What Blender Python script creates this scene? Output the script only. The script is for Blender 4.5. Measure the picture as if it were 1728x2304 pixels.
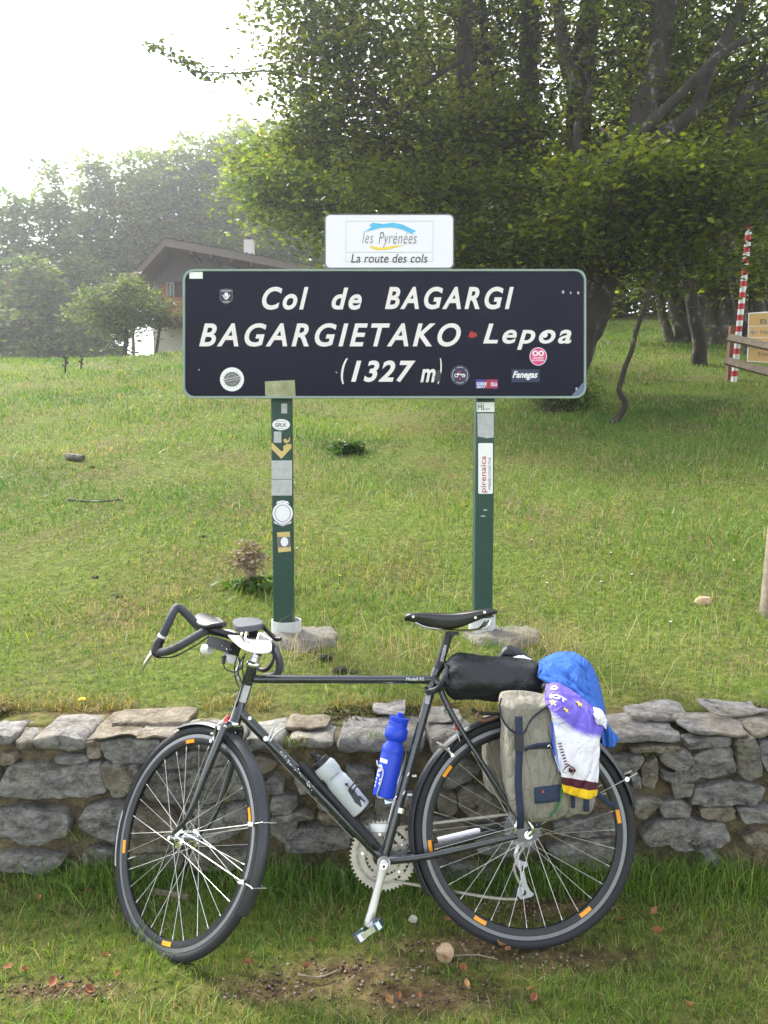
import bpy, bmesh, math, random
import numpy as np
from mathutils import Vector, Matrix, noise as mn

# ---------------------------------------------------------------- camera, sky, sun, exposure
for o in list(bpy.data.objects): bpy.data.objects.remove(o)
scene = bpy.context.scene
COL = scene.collection
CAM_H = 1.5337; PITCH = 0.0876; FPX = 1887.45
cam = bpy.data.cameras.new('camera'); cam_o = bpy.data.objects.new('camera', cam); COL.objects.link(cam_o)
cam.sensor_fit = 'VERTICAL'; cam.sensor_height = 36.0; cam.sensor_width = 27.0
cam.lens = FPX * 36.0 / 2304.0
cam.clip_start = 0.05; cam.clip_end = 2000
cam_o.location = (0, 0, CAM_H); cam_o.rotation_euler = (math.radians(90) - PITCH, 0, 0)
scene.camera = cam_o

SUN_AZ = math.radians(-38); SUN_EL = math.radians(47)          # azimuth measured from +Y towards +X
world = bpy.data.worlds.new('World'); scene.world = world; world.use_nodes = True
wn = world.node_tree.nodes; wl = world.node_tree.links
sky = wn.new('ShaderNodeTexSky'); sky.sky_type = 'NISHITA'; sky.sun_disc = False
sky.sun_elevation = SUN_EL; sky.sun_rotation = SUN_AZ
sky.air_density = 1.0; sky.dust_density = 6.0; sky.ozone_density = 1.0; sky.altitude = 1300
hs = wn.new('ShaderNodeHueSaturation'); hs.inputs['Saturation'].default_value = 0.28
wl.new(sky.outputs[0], hs.inputs['Color']); wl.new(hs.outputs[0], wn['Background'].inputs['Color'])
wn['Background'].inputs['Strength'].default_value = 0.15
sun = bpy.data.lights.new('sun', 'SUN'); sun.energy = 1.75; sun.angle = math.radians(11); sun.color = (1.0, 0.95, 0.86)
sun_o = bpy.data.objects.new('sun', sun); COL.objects.link(sun_o)
sdir = Vector((math.sin(SUN_AZ) * math.cos(SUN_EL), math.cos(SUN_AZ) * math.cos(SUN_EL), math.sin(SUN_EL)))
sun_o.rotation_euler = sdir.to_track_quat('Z', 'Y').to_euler(); sun_o.location = sdir * 30
scene.view_settings.view_transform = 'Standard'; scene.view_settings.look = 'None'
scene.view_settings.gamma = 1.0; scene.view_settings.use_curve_mapping = False
scene.view_settings.exposure = 2.0
scene.cycles.max_bounces = 5; scene.cycles.transparent_max_bounces = 4; scene.cycles.volume_bounces = 0
scene.cycles.diffuse_bounces = 3; scene.cycles.glossy_bounces = 2; scene.cycles.transmission_bounces = 4
HAZE_DENSITY = 0.0021

# ---------------------------------------------------------------- maths helpers
rng = np.random.default_rng(7); random.seed(7)
cP, sP = math.cos(PITCH), math.sin(PITCH)
def ray(px, py):
    x = (px - 864) / FPX; u = (1152 - py) / FPX
    return Vector((x, cP + u * sP, -sP + u * cP))
CAMV = Vector((0, 0, CAM_H))
def at(px, py, Y):
    d = ray(px, py); return CAMV + d * (Y / d.y)
def sm(a, b, x):
    t = min(1.0, max(0.0, (x - a) / (b - a))); return t * t * (3 - 2 * t)
def smn(a, b, x):
    t = np.clip((x - a) / (b - a), 0, 1); return t * t * (3 - 2 * t)
WALL_Y = 2.80
def terrain(x, y):
    """height of the ground, numpy arrays"""
    x = np.asarray(x, float); y = np.asarray(y, float)
    low = 0.012 * np.sin(x * 2.1 + 1) * np.cos(y * 1.7) + 0.02 * smn(2.3, 2.85, y)
    yc = 22 + 12 * smn(-1.0, 4.0, x)
    g = 0.505 + 0.085 * np.clip(y - 2.98, 0, 1.1) + 0.181 * np.clip(np.minimum(y, yc) - 4.08, 0, None)
    g = g + 0.02 * np.clip(y - yc, 0, 60)
    g = g + 0.0022 * (x + 2) * np.clip(y - 4, 0, 18)
    und = 0.035 * np.sin(x * 0.9 + y * 0.5) + 0.03 * np.sin(y * 1.3 - x * 0.6 + 2) + 0.015 * np.sin(x * 3.1 + y * 2.3)
    g = g + und * smn(4.2, 8, y)
    return np.where(y < 2.93, low, g)
def tz(x, y): return float(terrain(x, y))
def ground(px, py):
    d = ray(px, py); t = 2.0
    if py > 1880:                                  # lower lawn
        return CAMV + d * ((CAM_H - 0.01) / -d.z)
    t = 2.98 / d.y
    while t < 80:
        p = CAMV + d * t
        if p.z < tz(p.x, p.y): return p
        t += 0.01
    return CAMV + d * 40

# bicycle frame of reference: u to the rear, v away from the viewer, w up; origin at the rear tyre's contact
B_O = Vector((0.4323, 2.4004, 0.0)); B_YAW = 0.0096; B_LEAN = 0.2581; STEER = -0.7046
BM = Matrix.Translation(B_O) @ Matrix.Rotation(B_YAW, 4, 'Z') @ Matrix.Rotation(-B_LEAN, 4, 'X')
BMI = BM.inverted(); BR = BMI.to_3x3()
def bp(px, py, v=0.0):
    o = BMI @ CAMV; d = BR @ ray(px, py)
    return o + d * ((v - o.y) / d.y)
HT = Vector((-.847, 0, .840)); HB = Vector((-.8983, 0, .6707)); AX = (HT - HB).normalized()
RS = Matrix.Rotation(STEER, 3, AX)
LAT = RS @ Vector((0, 1, 0)); FWD = RS @ Vector((-AX.z, 0, AX.x))
def steer(p): return HB + RS @ (Vector(p) - HB)
def sp(px, py, b=0.0):
    o = BMI @ CAMV; d = BR @ ray(px, py)
    return o + d * ((b - (o - HB).dot(LAT)) / d.dot(LAT))

# ---------------------------------------------------------------- objects
def tag(o, label=None, cat=None, group=None, kind=None):
    if label: o['label'] = label
    if cat: o['category'] = cat
    if group: o['group'] = group
    if kind: o['kind'] = kind
    return o
def empty(name, loc=(0, 0, 0), label=None, cat=None, group=None, mat4=None, parent=None):
    o = bpy.data.objects.new(name, None); COL.objects.link(o); o.empty_display_size = 0.1
    if mat4 is not None: o.matrix_world = mat4
    else: o.location = loc
    if parent: o.parent = parent
    return tag(o, label, cat, group)
def bthing(name, c, label, cat, group=None):
    """a thing carried by the bicycle: an Empty at bicycle point c with the bicycle's tilt"""
    return empty(name, label=label, cat=cat, group=group, mat4=BM @ Matrix.Translation(Vector(c)))

class MB:
    def __init__(s, off=(0, 0, 0)): s.v = []; s.f = []; s.off = Vector(off)
    def pt(s, p): s.v.append(tuple(Vector(p) - s.off)); return len(s.v) - 1
    def face(s, *i): s.f.append(tuple(i))
    def poly(s, pts): s.face(*[s.pt(p) for p in pts])
    def grid(s, rows, closed=False):
        idx = [[s.pt(p) for p in r] for r in rows]
        for a, b in zip(idx, idx[1:]):
            n = len(a)
            for j in range(n if closed else n - 1):
                k = (j + 1) % n; s.face(a[j], a[k], b[k], b[j])
        return idx
    def tube(s, pts, r, seg=10, cap=True):
        pts = [Vector(p) for p in pts]; n = len(pts)
        rr = [r] * n if not hasattr(r, '__len__') else list(r)
        t = (pts[1] - pts[0]).normalized()
        a = t.orthogonal().normalized(); rings = []
        for i, p in enumerate(pts):
            q = pts[min(i + 1, n - 1)] - pts[max(i - 1, 0)]
            if q.length > 1e-9:
                q.normalize(); a = (a - q * a.dot(q))
                a = a.normalized() if a.length > 1e-6 else q.orthogonal().normalized()
                t = q
            b = t.cross(a)
            rings.append([p + (a * math.cos(k * 2 * math.pi / seg) + b * math.sin(k * 2 * math.pi / seg)) * rr[i] for k in range(seg)])
        idx = s.grid(rings, True)
        if cap:
            s.f.append(tuple(reversed(idx[0]))); s.f.append(tuple(idx[-1]))
        return s
    def box(s, c, e, basis=None):
        B = basis or [Vector((1, 0, 0)), Vector((0, 1, 0)), Vector((0, 0, 1))]
        c = Vector(c); i = [s.pt(c + B[0] * (e[0] * x) + B[1] * (e[1] * y) + B[2] * (e[2] * z)) for x in (-1, 1) for y in (-1, 1) for z in (-1, 1)]
        for q in ((0, 1, 3, 2), (4, 6, 7, 5), (0, 4, 5, 1), (2, 3, 7, 6), (0, 2, 6, 4), (1, 5, 7, 3)): s.face(*[i[k] for k in q])
        return s
    def prism(s, pts, n, d):
        """closed polygon pts extruded by n*d"""
        n = Vector(n).normalized() * d
        a = [s.pt(p) for p in pts]; b = [s.pt(Vector(p) + n) for p in pts]; m = len(pts)
        s.f.append(tuple(reversed(a))); s.f.append(tuple(b))
        for i in range(m): s.face(a[i], a[(i + 1) % m], b[(i + 1) % m], b[i])
        return s
    def ring(s, c, e1, e2, n, prof, a0=0, a1=2 * math.pi, N=64, closedp=True):
        """profile [(radius, sideways)] swept about axis n"""
        full = abs(a1 - a0 - 2 * math.pi) < 1e-6
        rows = []
        for i in range(N + (0 if full else 1)):
            a = a0 + (a1 - a0) * i / N; d = e1 * math.cos(a) + e2 * math.sin(a)
            rows.append([c + d * r + n * q for r, q in prof])
        if full: rows.append(rows[0])
        idx = s.grid(rows, closedp)
        if closedp and not full:
            s.f.append(tuple(reversed(idx[0]))); s.f.append(tuple(idx[-1]))
        return s
    def build(s, name, m, parent=None, smooth=True, thick=0, sub=0, **kw):
        me = bpy.data.meshes.new(name); me.from_pydata(s.v, [], s.f); me.update()
        if smooth:
            bmx = bmesh.new(); bmx.from_mesh(me); bmesh.ops.recalc_face_normals(bmx, faces=bmx.faces); bmx.to_mesh(me); bmx.free()
        if smooth:
            me.polygons.foreach_set('use_smooth', [True] * len(me.polygons))
            if smooth != 'all': me.set_sharp_from_angle(angle=math.radians(42))
        me.materials.append(m)
        o = bpy.data.objects.new(name, me); COL.objects.link(o)
        if parent: o.parent = parent
        if sub:
            md = o.modifiers.new('sub', 'SUBSURF'); md.levels = sub; md.render_levels = sub
        if thick:
            md = o.modifiers.new('solid', 'SOLIDIFY'); md.thickness = thick; md.offset = 0
        return tag(o, **kw)

def np_mesh(name, V, F, m, parent=None, col=None, smooth=False):
    """big mesh from numpy: V (n,3), F (k,3|4) or list of such arrays"""
    Fs = F if isinstance(F, list) else [F]
    me = bpy.data.meshes.new(name)
    me.vertices.add(len(V)); me.vertices.foreach_set('co', np.ascontiguousarray(V, np.float32).ravel())
    nl = sum(f.size for f in Fs); npol = sum(len(f) for f in Fs)
    me.loops.add(nl); me.polygons.add(npol)
    me.loops.foreach_set('vertex_index', np.concatenate([f.ravel() for f in Fs]).astype(np.int32))
    tot = np.concatenate([np.full(len(f), f.shape[1]) for f in Fs]); st = np.r_[0, np.cumsum(tot)[:-1]]
    me.polygons.foreach_set('loop_start', st.astype(np.int32)); me.polygons.foreach_set('loop_total', tot.astype(np.int32))
    if smooth: me.polygons.foreach_set('use_smooth', np.ones(npol, bool))
    if col is not None:
        a = me.attributes.new('tint', 'FLOAT_COLOR', 'POINT')
        a.data.foreach_set('color', np.ascontiguousarray(np.c_[col, np.ones(len(col))], np.float32).ravel())
    me.update(calc_edges=True); me.validate()
    me.materials.append(m)
    o = bpy.data.objects.new(name, me); COL.objects.link(o)
    if parent: o.parent = parent
    return o
def crom(P, n):
    """smooth curve through points"""
    P = [np.array(p, float) for p in P]; Q = [2 * P[0] - P[1]] + P + [2 * P[-1] - P[-2]]; out = []
    for i in range(1, len(Q) - 2):
        for k in range(n):
            t = k / n; a, b, c, d = Q[i - 1:i + 3]
            out.append(.5 * (2 * b + (c - a) * t + (2 * a - 5 * b + 4 * c - d) * t * t + (3 * b - a - 3 * c + d) * t ** 3))
    out.append(P[-1]); return [Vector(o) if len(o) == 3 else o for o in out]

# ---------------------------------------------------------------- materials
def lin(h):
    if isinstance(h, (tuple, list)): return tuple(h)
    h = h.lstrip('#'); c = [int(h[i:i + 2], 16) / 255 for i in (0, 2, 4)]
    return tuple(x / 12.92 if x <= .04045 else ((x + .055) / 1.055) ** 2.4 for x in c)
def mixn(nt, blend='MIX'):
    n = nt.nodes.new('ShaderNodeMix'); n.data_type = 'RGBA'; n.blend_type = blend; return n
def tex_noise(nt, scale, detail=4, rough=.6, vec=None, dist=0):
    n = nt.nodes.new('ShaderNodeTexNoise'); n.inputs['Scale'].default_value = scale
    n.inputs['Detail'].default_value = detail; n.inputs['Roughness'].default_value = rough; n.inputs['Distortion'].default_value = dist
    if vec is not None: nt.links.new(vec, n.inputs['Vector'])
    return n
def ramp(nt, fac, stops):
    n = nt.nodes.new('ShaderNodeValToRGB'); e = n.color_ramp.elements
    while len(e) < len(stops): e.new(0.5)
    for k, (p, c) in zip(e, stops):
        k.position = p; k.color = (*c, 1) if len(c) == 3 else c
    nt.links.new(fac, n.inputs['Fac']); return n
def newmat(name):
    m = bpy.data.materials.new(name); m.use_nodes = True
    nt = m.node_tree; return m, nt, nt.nodes['Principled BSDF'], nt.links
def objco(nt): return nt.nodes.new('ShaderNodeTexCoord').outputs['Object']
def M(name, col, rough=.5, metal=0, var=.18, scale=30, bump=.0, bscale=None, coat=0, spec=.5, dirt_or_shade=0, dirt_or_shade_col='#5a5346', bdist=.01):
    m, nt, b, L = newmat(name); c = lin(col); co = objco(nt)
    n = tex_noise(nt, scale, 5, .6, co)
    r = ramp(nt, n.outputs[0], [(.3, tuple(x * (1 - var) for x in c)), (.7, tuple(min(1, x * (1 + var)) for x in c))])
    out = r.outputs[0]
    if dirt_or_shade:
        n2 = tex_noise(nt, scale * .35, 6, .65, co); r2 = ramp(nt, n2.outputs[0], [(.5, (0, 0, 0)), (.75, (dirt_or_shade,) * 3)])
        mx = mixn(nt); L.new(r2.outputs[0], mx.inputs[0]); L.new(out, mx.inputs[6]); mx.inputs[7].default_value = (*lin(dirt_or_shade_col), 1); out = mx.outputs[2]
    L.new(out, b.inputs['Base Color'])
    rr = nt.nodes.new('ShaderNodeMapRange'); rr.inputs[3].default_value = max(.03, rough - .1); rr.inputs[4].default_value = min(1, rough + .12)
    L.new(n.outputs[0], rr.inputs[0]); L.new(rr.outputs[0], b.inputs['Roughness'])
    b.inputs['Metallic'].default_value = metal; b.inputs['Coat Weight'].default_value = coat; b.inputs['Specular IOR Level'].default_value = spec
    if bump:
        bn = tex_noise(nt, bscale or scale * 2, 6, .6, co); bu = nt.nodes.new('ShaderNodeBump')
        bu.inputs['Strength'].default_value = bump; bu.inputs['Distance'].default_value = bdist
        L.new(bn.outputs[0], bu.inputs['Height']); L.new(bu.outputs[0], b.inputs['Normal'])
    return m
def leafmat(name, trans=.45, rough=.5):
    """thin leaves and blades: their own tint, part of the light passing through"""
    m, nt, b, L = newmat(name)
    at_ = nt.nodes.new('ShaderNodeAttribute'); at_.attribute_name = 'tint'
    L.new(at_.outputs['Color'], b.inputs['Base Color']); b.inputs['Roughness'].default_value = rough; b.inputs['Specular IOR Level'].default_value = .35
    tr = nt.nodes.new('ShaderNodeBsdfTranslucent'); mul = mixn(nt, 'MULTIPLY'); mul.inputs[0].default_value = 1
    L.new(at_.outputs['Color'], mul.inputs[6]); mul.inputs[7].default_value = (1.5, 1.45, .55, 1); L.new(mul.outputs[2], tr.inputs['Color'])
    mx = nt.nodes.new('ShaderNodeMixShader'); mx.inputs[0].default_value = trans
    L.new(b.outputs[0], mx.inputs[1]); L.new(tr.outputs[0], mx.inputs[2]); L.new(mx.outputs[0], nt.nodes['Material Output'].inputs['Surface'])
    return m
def stonemat(name, tan=0.0):
    m, nt, b, L = newmat(name); co = objco(nt)
    oi = nt.nodes.new('ShaderNodeObjectInfo')
    add = nt.nodes.new('ShaderNodeVectorMath'); add.operation = 'ADD'; L.new(co, add.inputs[0])
    sc = nt.nodes.new('ShaderNodeVectorMath'); sc.operation = 'SCALE'; sc.inputs[0].default_value = (13, 7, 5); L.new(oi.outputs['Random'], sc.inputs['Scale']); L.new(sc.outputs[0], add.inputs[1])
    v = add.outputs[0]
    st = nt.nodes.new('ShaderNodeMapping'); st.inputs['Scale'].default_value = (1, 1, 1.5); st.inputs['Rotation'].default_value = (0, .3, 0); L.new(v, st.inputs[0])
    n1 = tex_noise(nt, 15, 12, .8, st.outputs[0], .15)
    r1 = ramp(nt, n1.outputs[0], [(.30, lin('#474543')), (.42, lin('#7f7c79')), (.50, lin('#a19e9a')), (.58, lin('#bfbbb3')), (.70, lin('#e2ddd1'))])
    r1b = ramp(nt, n1.outputs[0], [(.30, lin('#5a5143')), (.5, lin('#a09480')), (.70, lin('#d2c6ae'))])
    n2 = tex_noise(nt, 4, 5, .6, v); a2 = nt.nodes.new('ShaderNodeMath'); a2.operation = 'ADD'; L.new(n2.outputs[0], a2.inputs[0])
    mr = nt.nodes.new('ShaderNodeMapRange'); mr.inputs[3].default_value = -.3 + tan; mr.inputs[4].default_value = .13 + tan; L.new(oi.outputs['Random'], mr.inputs[0]); L.new(mr.outputs[0], a2.inputs[1])
    f = ramp(nt, a2.outputs[0], [(.48, (0, 0, 0)), (.75, (1, 1, 1))])
    mx = mixn(nt); L.new(f.outputs[0], mx.inputs[0]); L.new(r1.outputs[0], mx.inputs[6]); L.new(r1b.outputs[0], mx.inputs[7])
    # dark damp seams, pale lichen, moss
    n3 = tex_noise(nt, 46, 9, .8, v); f3 = ramp(nt, n3.outputs[0], [(.56, (0, 0, 0)), (.63, (.95, .95, .95))])
    m3 = mixn(nt); L.new(f3.outputs[0], m3.inputs[0]); L.new(mx.outputs[2], m3.inputs[6]); m3.inputs[7].default_value = (*lin('#c9c4b8'), 1)
    n4 = tex_noise(nt, 17, 7, .7, v); f4 = ramp(nt, n4.outputs[0], [(.30, (1, 1, 1)), (.42, (0, 0, 0))])
    m4 = mixn(nt); L.new(f4.outputs[0], m4.inputs[0]); L.new(m3.outputs[2], m4.inputs[6]); m4.inputs[7].default_value = (*lin('#3d3931'), 1)
    n5 = tex_noise(nt, 6.5, 8, .7, v); f5 = ramp(nt, n5.outputs[0], [(.58, (0, 0, 0)), (.68, (.8, .8, .8))])
    m5 = mixn(nt); L.new(f5.outputs[0], m5.inputs[0]); L.new(m4.outputs[2], m5.inputs[6]); m5.inputs[7].default_value = (*lin('#4a4a1e'), 1)
    L.new(m5.outputs[2], b.inputs['Base Color']); b.inputs['Roughness'].default_value = .88; b.inputs['Specular IOR Level'].default_value = .3
    nb = tex_noise(nt, 30, 12, .82, st.outputs[0]); vo = nt.nodes.new('ShaderNodeTexVoronoi'); vo.feature = 'DISTANCE_TO_EDGE'; vo.inputs['Scale'].default_value = 11; L.new(st.outputs[0], vo.inputs['Vector'])
    cr = ramp(nt, vo.outputs['Distance'], [(0, (.55,) * 3), (.02, (1, 1, 1))])
    bm = mixn(nt, 'MULTIPLY'); bm.inputs[0].default_value = .5; L.new(nb.outputs[0], bm.inputs[6]); L.new(cr.outputs[0], bm.inputs[7])
    bu = nt.nodes.new('ShaderNodeBump'); bu.inputs['Strength'].default_value = 1; bu.inputs['Distance'].default_value = .035
    L.new(bm.outputs[2], bu.inputs['Height']); L.new(bu.outputs[0], b.inputs['Normal'])
    return m
def barkmat(name, c0, c1, c2):
    m, nt, b, L = newmat(name); co = objco(nt)
    mp = nt.nodes.new('ShaderNodeMapping'); mp.inputs['Scale'].default_value = (1, 1, .45); L.new(co, mp.inputs[0])
    n = tex_noise(nt, 6, 10, .75, mp.outputs[0]); r = ramp(nt, n.outputs[0], [(.36, lin(c0)), (.48, lin(c1)), (.56, lin(c1)), (.62, lin(c2))])
    L.new(r.outputs[0], b.inputs['Base Color']); b.inputs['Roughness'].default_value = .9
    bu = nt.nodes.new('ShaderNodeBump'); bu.inputs['Strength'].default_value = .8; bu.inputs['Distance'].default_value = .03; L.new(n.outputs[0], bu.inputs['Height']); L.new(bu.outputs[0], b.inputs['Normal'])
    return m
def groundmat():
    m, nt, b, L = newmat('turf_soil'); co = objco(nt)
    n1 = tex_noise(nt, 1.3, 6, .6, co); n2 = tex_noise(nt, 24, 8, .7, co)
    g = ramp(nt, n2.outputs[0], [(.3, lin('#3c4420')), (.5, lin('#5d6a2c')), (.7, lin('#7f8440'))])
    s = ramp(nt, n2.outputs[0], [(.3, lin('#3a2d22')), (.5, lin('#65503c')), (.7, lin('#8f795c'))])
    f = ramp(nt, n1.outputs[0], [(.45, (0, 0, 0)), (.7, (.7, .7, .7))])
    at_ = nt.nodes.new('ShaderNodeAttribute'); at_.attribute_name = 'tint'
    sep = nt.nodes.new('ShaderNodeSeparateColor'); L.new(at_.outputs['Color'], sep.inputs[0])
    mxm = nt.nodes.new('ShaderNodeMath'); mxm.operation = 'MAXIMUM'; L.new(f.outputs[0], mxm.inputs[0]); L.new(sep.outputs[0], mxm.inputs[1])
    mx = mixn(nt); L.new(mxm.outputs[0], mx.inputs[0]); L.new(g.outputs[0], mx.inputs[6]); L.new(s.outputs[0], mx.inputs[7])
    L.new(mx.outputs[2], b.inputs['Base Color']); b.inputs['Roughness'].default_value = .95; b.inputs['Specular IOR Level'].default_value = .15
    bu = nt.nodes.new('ShaderNodeBump'); bu.inputs['Strength'].default_value = 1; bu.inputs['Distance'].default_value = .03; L.new(n2.outputs[0], bu.inputs['Height']); L.new(bu.outputs[0], b.inputs['Normal'])
    return m
def cloth_mat(name, col, dist, cs, dirt_or_shade=0, dirt_or_shade_col='#5a5346'):
    """woven cloth: creases running down the drape, and a fine weave"""
    m = M(name, col, .9, var=.10, scale=14, bump=.4, bscale=260, dirt_or_shade=dirt_or_shade, dirt_or_shade_col=dirt_or_shade_col, spec=.2); nt = m.node_tree; b = nt.nodes['Principled BSDF']; L = nt.links
    mp = nt.nodes.new('ShaderNodeMapping'); mp.inputs['Scale'].default_value = (1.6, 1, .7); mp.inputs['Rotation'].default_value = (0, -.5, 0); L.new(objco(nt), mp.inputs[0])
    n = tex_noise(nt, cs, 4, .5, mp.outputs[0], .8); r = ramp(nt, n.outputs[0], [(.38, (0, 0, 0)), (.47, (.8, .8, .8)), (.5, (1, 1, 1)), (.53, (.75, .75, .75)), (.66, (.2, .2, .2))])
    old = b.inputs['Normal'].links[0].from_node; bu = nt.nodes.new('ShaderNodeBump'); bu.inputs['Strength'].default_value = .55; bu.inputs['Distance'].default_value = dist
    L.new(r.outputs[0], bu.inputs['Height']); L.new(bu.outputs[0], old.inputs['Normal']); return m
MT = {}
MT['stone'] = stonemat('grey_stone'); MT['tanstone'] = stonemat('tan_stone', .3)
MT['mortar'] = M('lime_mortar', '#74684f', .95, var=.5, scale=26, bump=1, bscale=38, dirt_or_shade=.9, dirt_or_shade_col='#39352a', bdist=.035)  # dark blotches painted in for the shadow the deep joints lack
MT['leaf'] = leafmat('beech_leaf', .55); MT['grass'] = leafmat('grass_blade', .35, .55); MT['dry'] = leafmat('dry_leaf', .2, .7)
MT['bark'] = barkmat('dark_bark', '#15110c', '#2f2820', '#77726a'); MT['palebark'] = barkmat('grey_bark', '#25211b', '#5d574d', '#aaa69b')
MT['ground'] = groundmat()
MT['green'] = M('green_paint', '#1f4238', .45, var=.08, scale=8, dirt_or_shade=.12, dirt_or_shade_col='#6c7a70')
MT['edge'] = M('sign_rim_grey_green', '#8d9f98', .4, var=.1, scale=10)
MT['board'] = M('navy_sign_face', '#060b22', .22, var=.12, scale=4, spec=.16, dirt_or_shade=.03, dirt_or_shade_col='#5a6680')
MT['letter'] = M('white_letter', '#e9e2e2', .5, var=.04, scale=20)
MT['white'] = M('white_print', '#eeeeee', .5, var=.03)
MT['plate'] = M('white_sign_face', '#eceaf2', .35, var=.03, scale=6)
MT['grey'] = M('grey_print', '#6f6d70', .6); MT['darkp'] = M('dark_print', '#3c3a40', .6)
MT['sky_blue'] = M('sky_blue_print', '#58bdeb', .5, var=.1); MT['yellowp'] = M('yellow_print', '#f0d04a', .5, var=.08)
MT['pink'] = M('pink_print', '#dc3f88', .45); MT['navy'] = M('navy_print', '#2b3050', .5); MT['violet'] = M('violet_print', '#4a3aa0', .5)
MT['redp'] = M('red_print', '#b02a30', .5); MT['goldp'] = M('gold_print', '#cdb675', .5, var=.12); MT['paper'] = M('weathered_paper', '#b9bbbb', .8, var=.12, scale=40, dirt_or_shade=.4, dirt_or_shade_col='#8b8d8c')
MT['beige'] = M('mossy_tape', '#a9aa86', .8, var=.18, scale=25, dirt_or_shade=.6, dirt_or_shade_col='#6d6f45')
MT['pipe'] = M('grey_plastic', '#c3c6c6', .55, var=.05, dirt_or_shade=.2, dirt_or_shade_col='#8d8f86'); MT['concrete'] = M('rough_concrete', '#716d65', .95, var=.25, scale=24, bump=1, bscale=60, dirt_or_shade=.5, dirt_or_shade_col='#6a6650')
MT['frame'] = M('anthracite_enamel', '#23282d', .26, metal=.0, var=.08, scale=12, coat=1)
MT['black'] = M('black_plastic', '#16171a', .45, var=.12); MT['rubber'] = M('tyre_rubber', '#26272b', .7, var=.15, scale=60, bump=.2, bscale=200)
MT['alu'] = M('brushed_aluminium', '#c7c7c7', .32, metal=1, var=.08); MT['chrome'] = M('polished_steel', '#d8d8d8', .14, metal=1, var=.05)
MT['rimgrey'] = M('rim_braking_track', '#85878a', .45, metal=.85, var=.1, scale=50); MT['rimblack'] = M('black_rim', '#17191d', .35, var=.1)
MT['spoke'] = M('steel_spoke', '#d9d9d6', .3, metal=.75, var=.05); MT['orange'] = M('orange_reflector', '#f5a011', .35, var=.1, scale=80)
MT['tape'] = M('grey_handlebar_tape', '#3a3d42', .65, var=.2, scale=60, bump=.35, bscale=120); MT['leather'] = M('black_leather', '#141516', .28, var=.15, scale=15, coat=.4)
MT['drybag'] = M('black_dry_bag', '#1d2125', .42, var=.2, scale=8, bump=.7, bscale=13, bdist=.022, dirt_or_shade=.08, dirt_or_shade_col='#5a5a58'); MT['canvas'] = cloth_mat('khaki_canvas', '#8f8b7e', .02, 9, dirt_or_shade=.35, dirt_or_shade_col='#6c6858')
MT['web'] = M('navy_webbing', '#27324a', .8, var=.15, bump=.3, bscale=260); MT['blue'] = cloth_mat('blue_fleece', '#3f6cc0', .022, 7)
MT['bottle'] = M('blue_bottle_plastic', '#1740c8', .38, var=.06, scale=10); MT['bottle2'] = M('milky_bottle_plastic', '#b4b9bb', .4, var=.08, scale=14, dirt_or_shade=.2, dirt_or_shade_col='#8b8f92')
MT['whiteplastic'] = M('white_plastic', '#f0eef4', .35, var=.03); MT['red'] = M('red_plastic', '#c92020', .4); MT['cable'] = M('cable_housing', '#202226', .5)
MT['wood'] = M('weathered_wood', '#85796a', .9, var=.3, scale=14, bump=.7, bscale=40, dirt_or_shade=.6, dirt_or_shade_col='#5f5546'); MT['yellowboard'] = M('ochre_sign_face', '#e6bb78', .5, var=.05)
MT['brownwood'] = M('brown_timber', '#7a5a48', .85, var=.2, scale=18, bump=.4)
MT['roof'] = M('roof_sheet', '#6e6259', .8, var=.2, scale=5, bump=.3); MT['soffit'] = M('brown_soffit', '#4a2e26', .8, var=.15); MT['render'] = M('lilac_grey_render', '#7d7480', .9, var=.06, scale=3)
MT['brick'] = M('pink_render', '#b06a58', .9, var=.1, scale=4); MT['whitewash'] = M('whitewash', '#c4c2bc', .9, var=.05); MT['glass'] = M('window_glass', '#232a30', .08, var=.1)
MT['straw'] = leafmat('dry_straw', .15, .8)
# ================================================================ THE SETTING
# ---- ground: one sheet, finer near the wall, reaching the horizon
SOIL = [(-.07, 2.30, .26, .09), (.30, 2.42, .34, .08), (.10, 2.20, .30, .10), (-.30, 2.22, .20, .07), (.52, 2.36, .30, .06), (.55, 2.62, .25, .1), (-.9, 2.2, .25, .06)]
def soil(x, y):
    """where the turf is worn to bare earth"""
    x = np.asarray(x, float); y = np.asarray(y, float); s = np.zeros(np.broadcast(x, y).shape)
    for cx, cy, rx, ry in SOIL: s = np.maximum(s, np.exp(-(((x - cx) / rx) ** 2 + ((y - cy) / ry) ** 2) * 1.1))
    edge = np.exp(-((y - 3.06) / .085) ** 2) * (.65 + .35 * np.sin(x * 3.3 + 1.2) * np.sin(x * 7.1))
    return np.clip(np.maximum(s, edge), 0, 1)
gx = np.r_[-400, -150, -80, -50, -30, -20, np.arange(-14, -4, .5), np.arange(-4, 4, .1), np.arange(4, 16, .5), 20, 30, 50, 80, 150, 400]
gy = np.r_[-100, -30, -8, -2, np.arange(0, 1.6, .2), np.arange(1.6, 2.88, .06), 2.90, 2.94, np.arange(2.97, 5, .06), np.arange(5, 12, .2), np.arange(12, 40, .6), 45, 55, 70, 100, 160, 300, 600]
GX, GY = np.meshgrid(gx, gy); GZ = terrain(GX, GY)
GZ = GZ + .006 * np.sin(GX * 31 + GY * 17) * np.sin(GY * 41 - GX * 9)
nx_, ny_ = len(gx), len(gy); ii = np.arange(nx_ * ny_).reshape(ny_, nx_)
F = np.stack([ii[:-1, :-1], ii[:-1, 1:], ii[1:, 1:], ii[1:, :-1]], -1).reshape(-1, 4)
so = soil(GX, GY).ravel(); 
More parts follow.
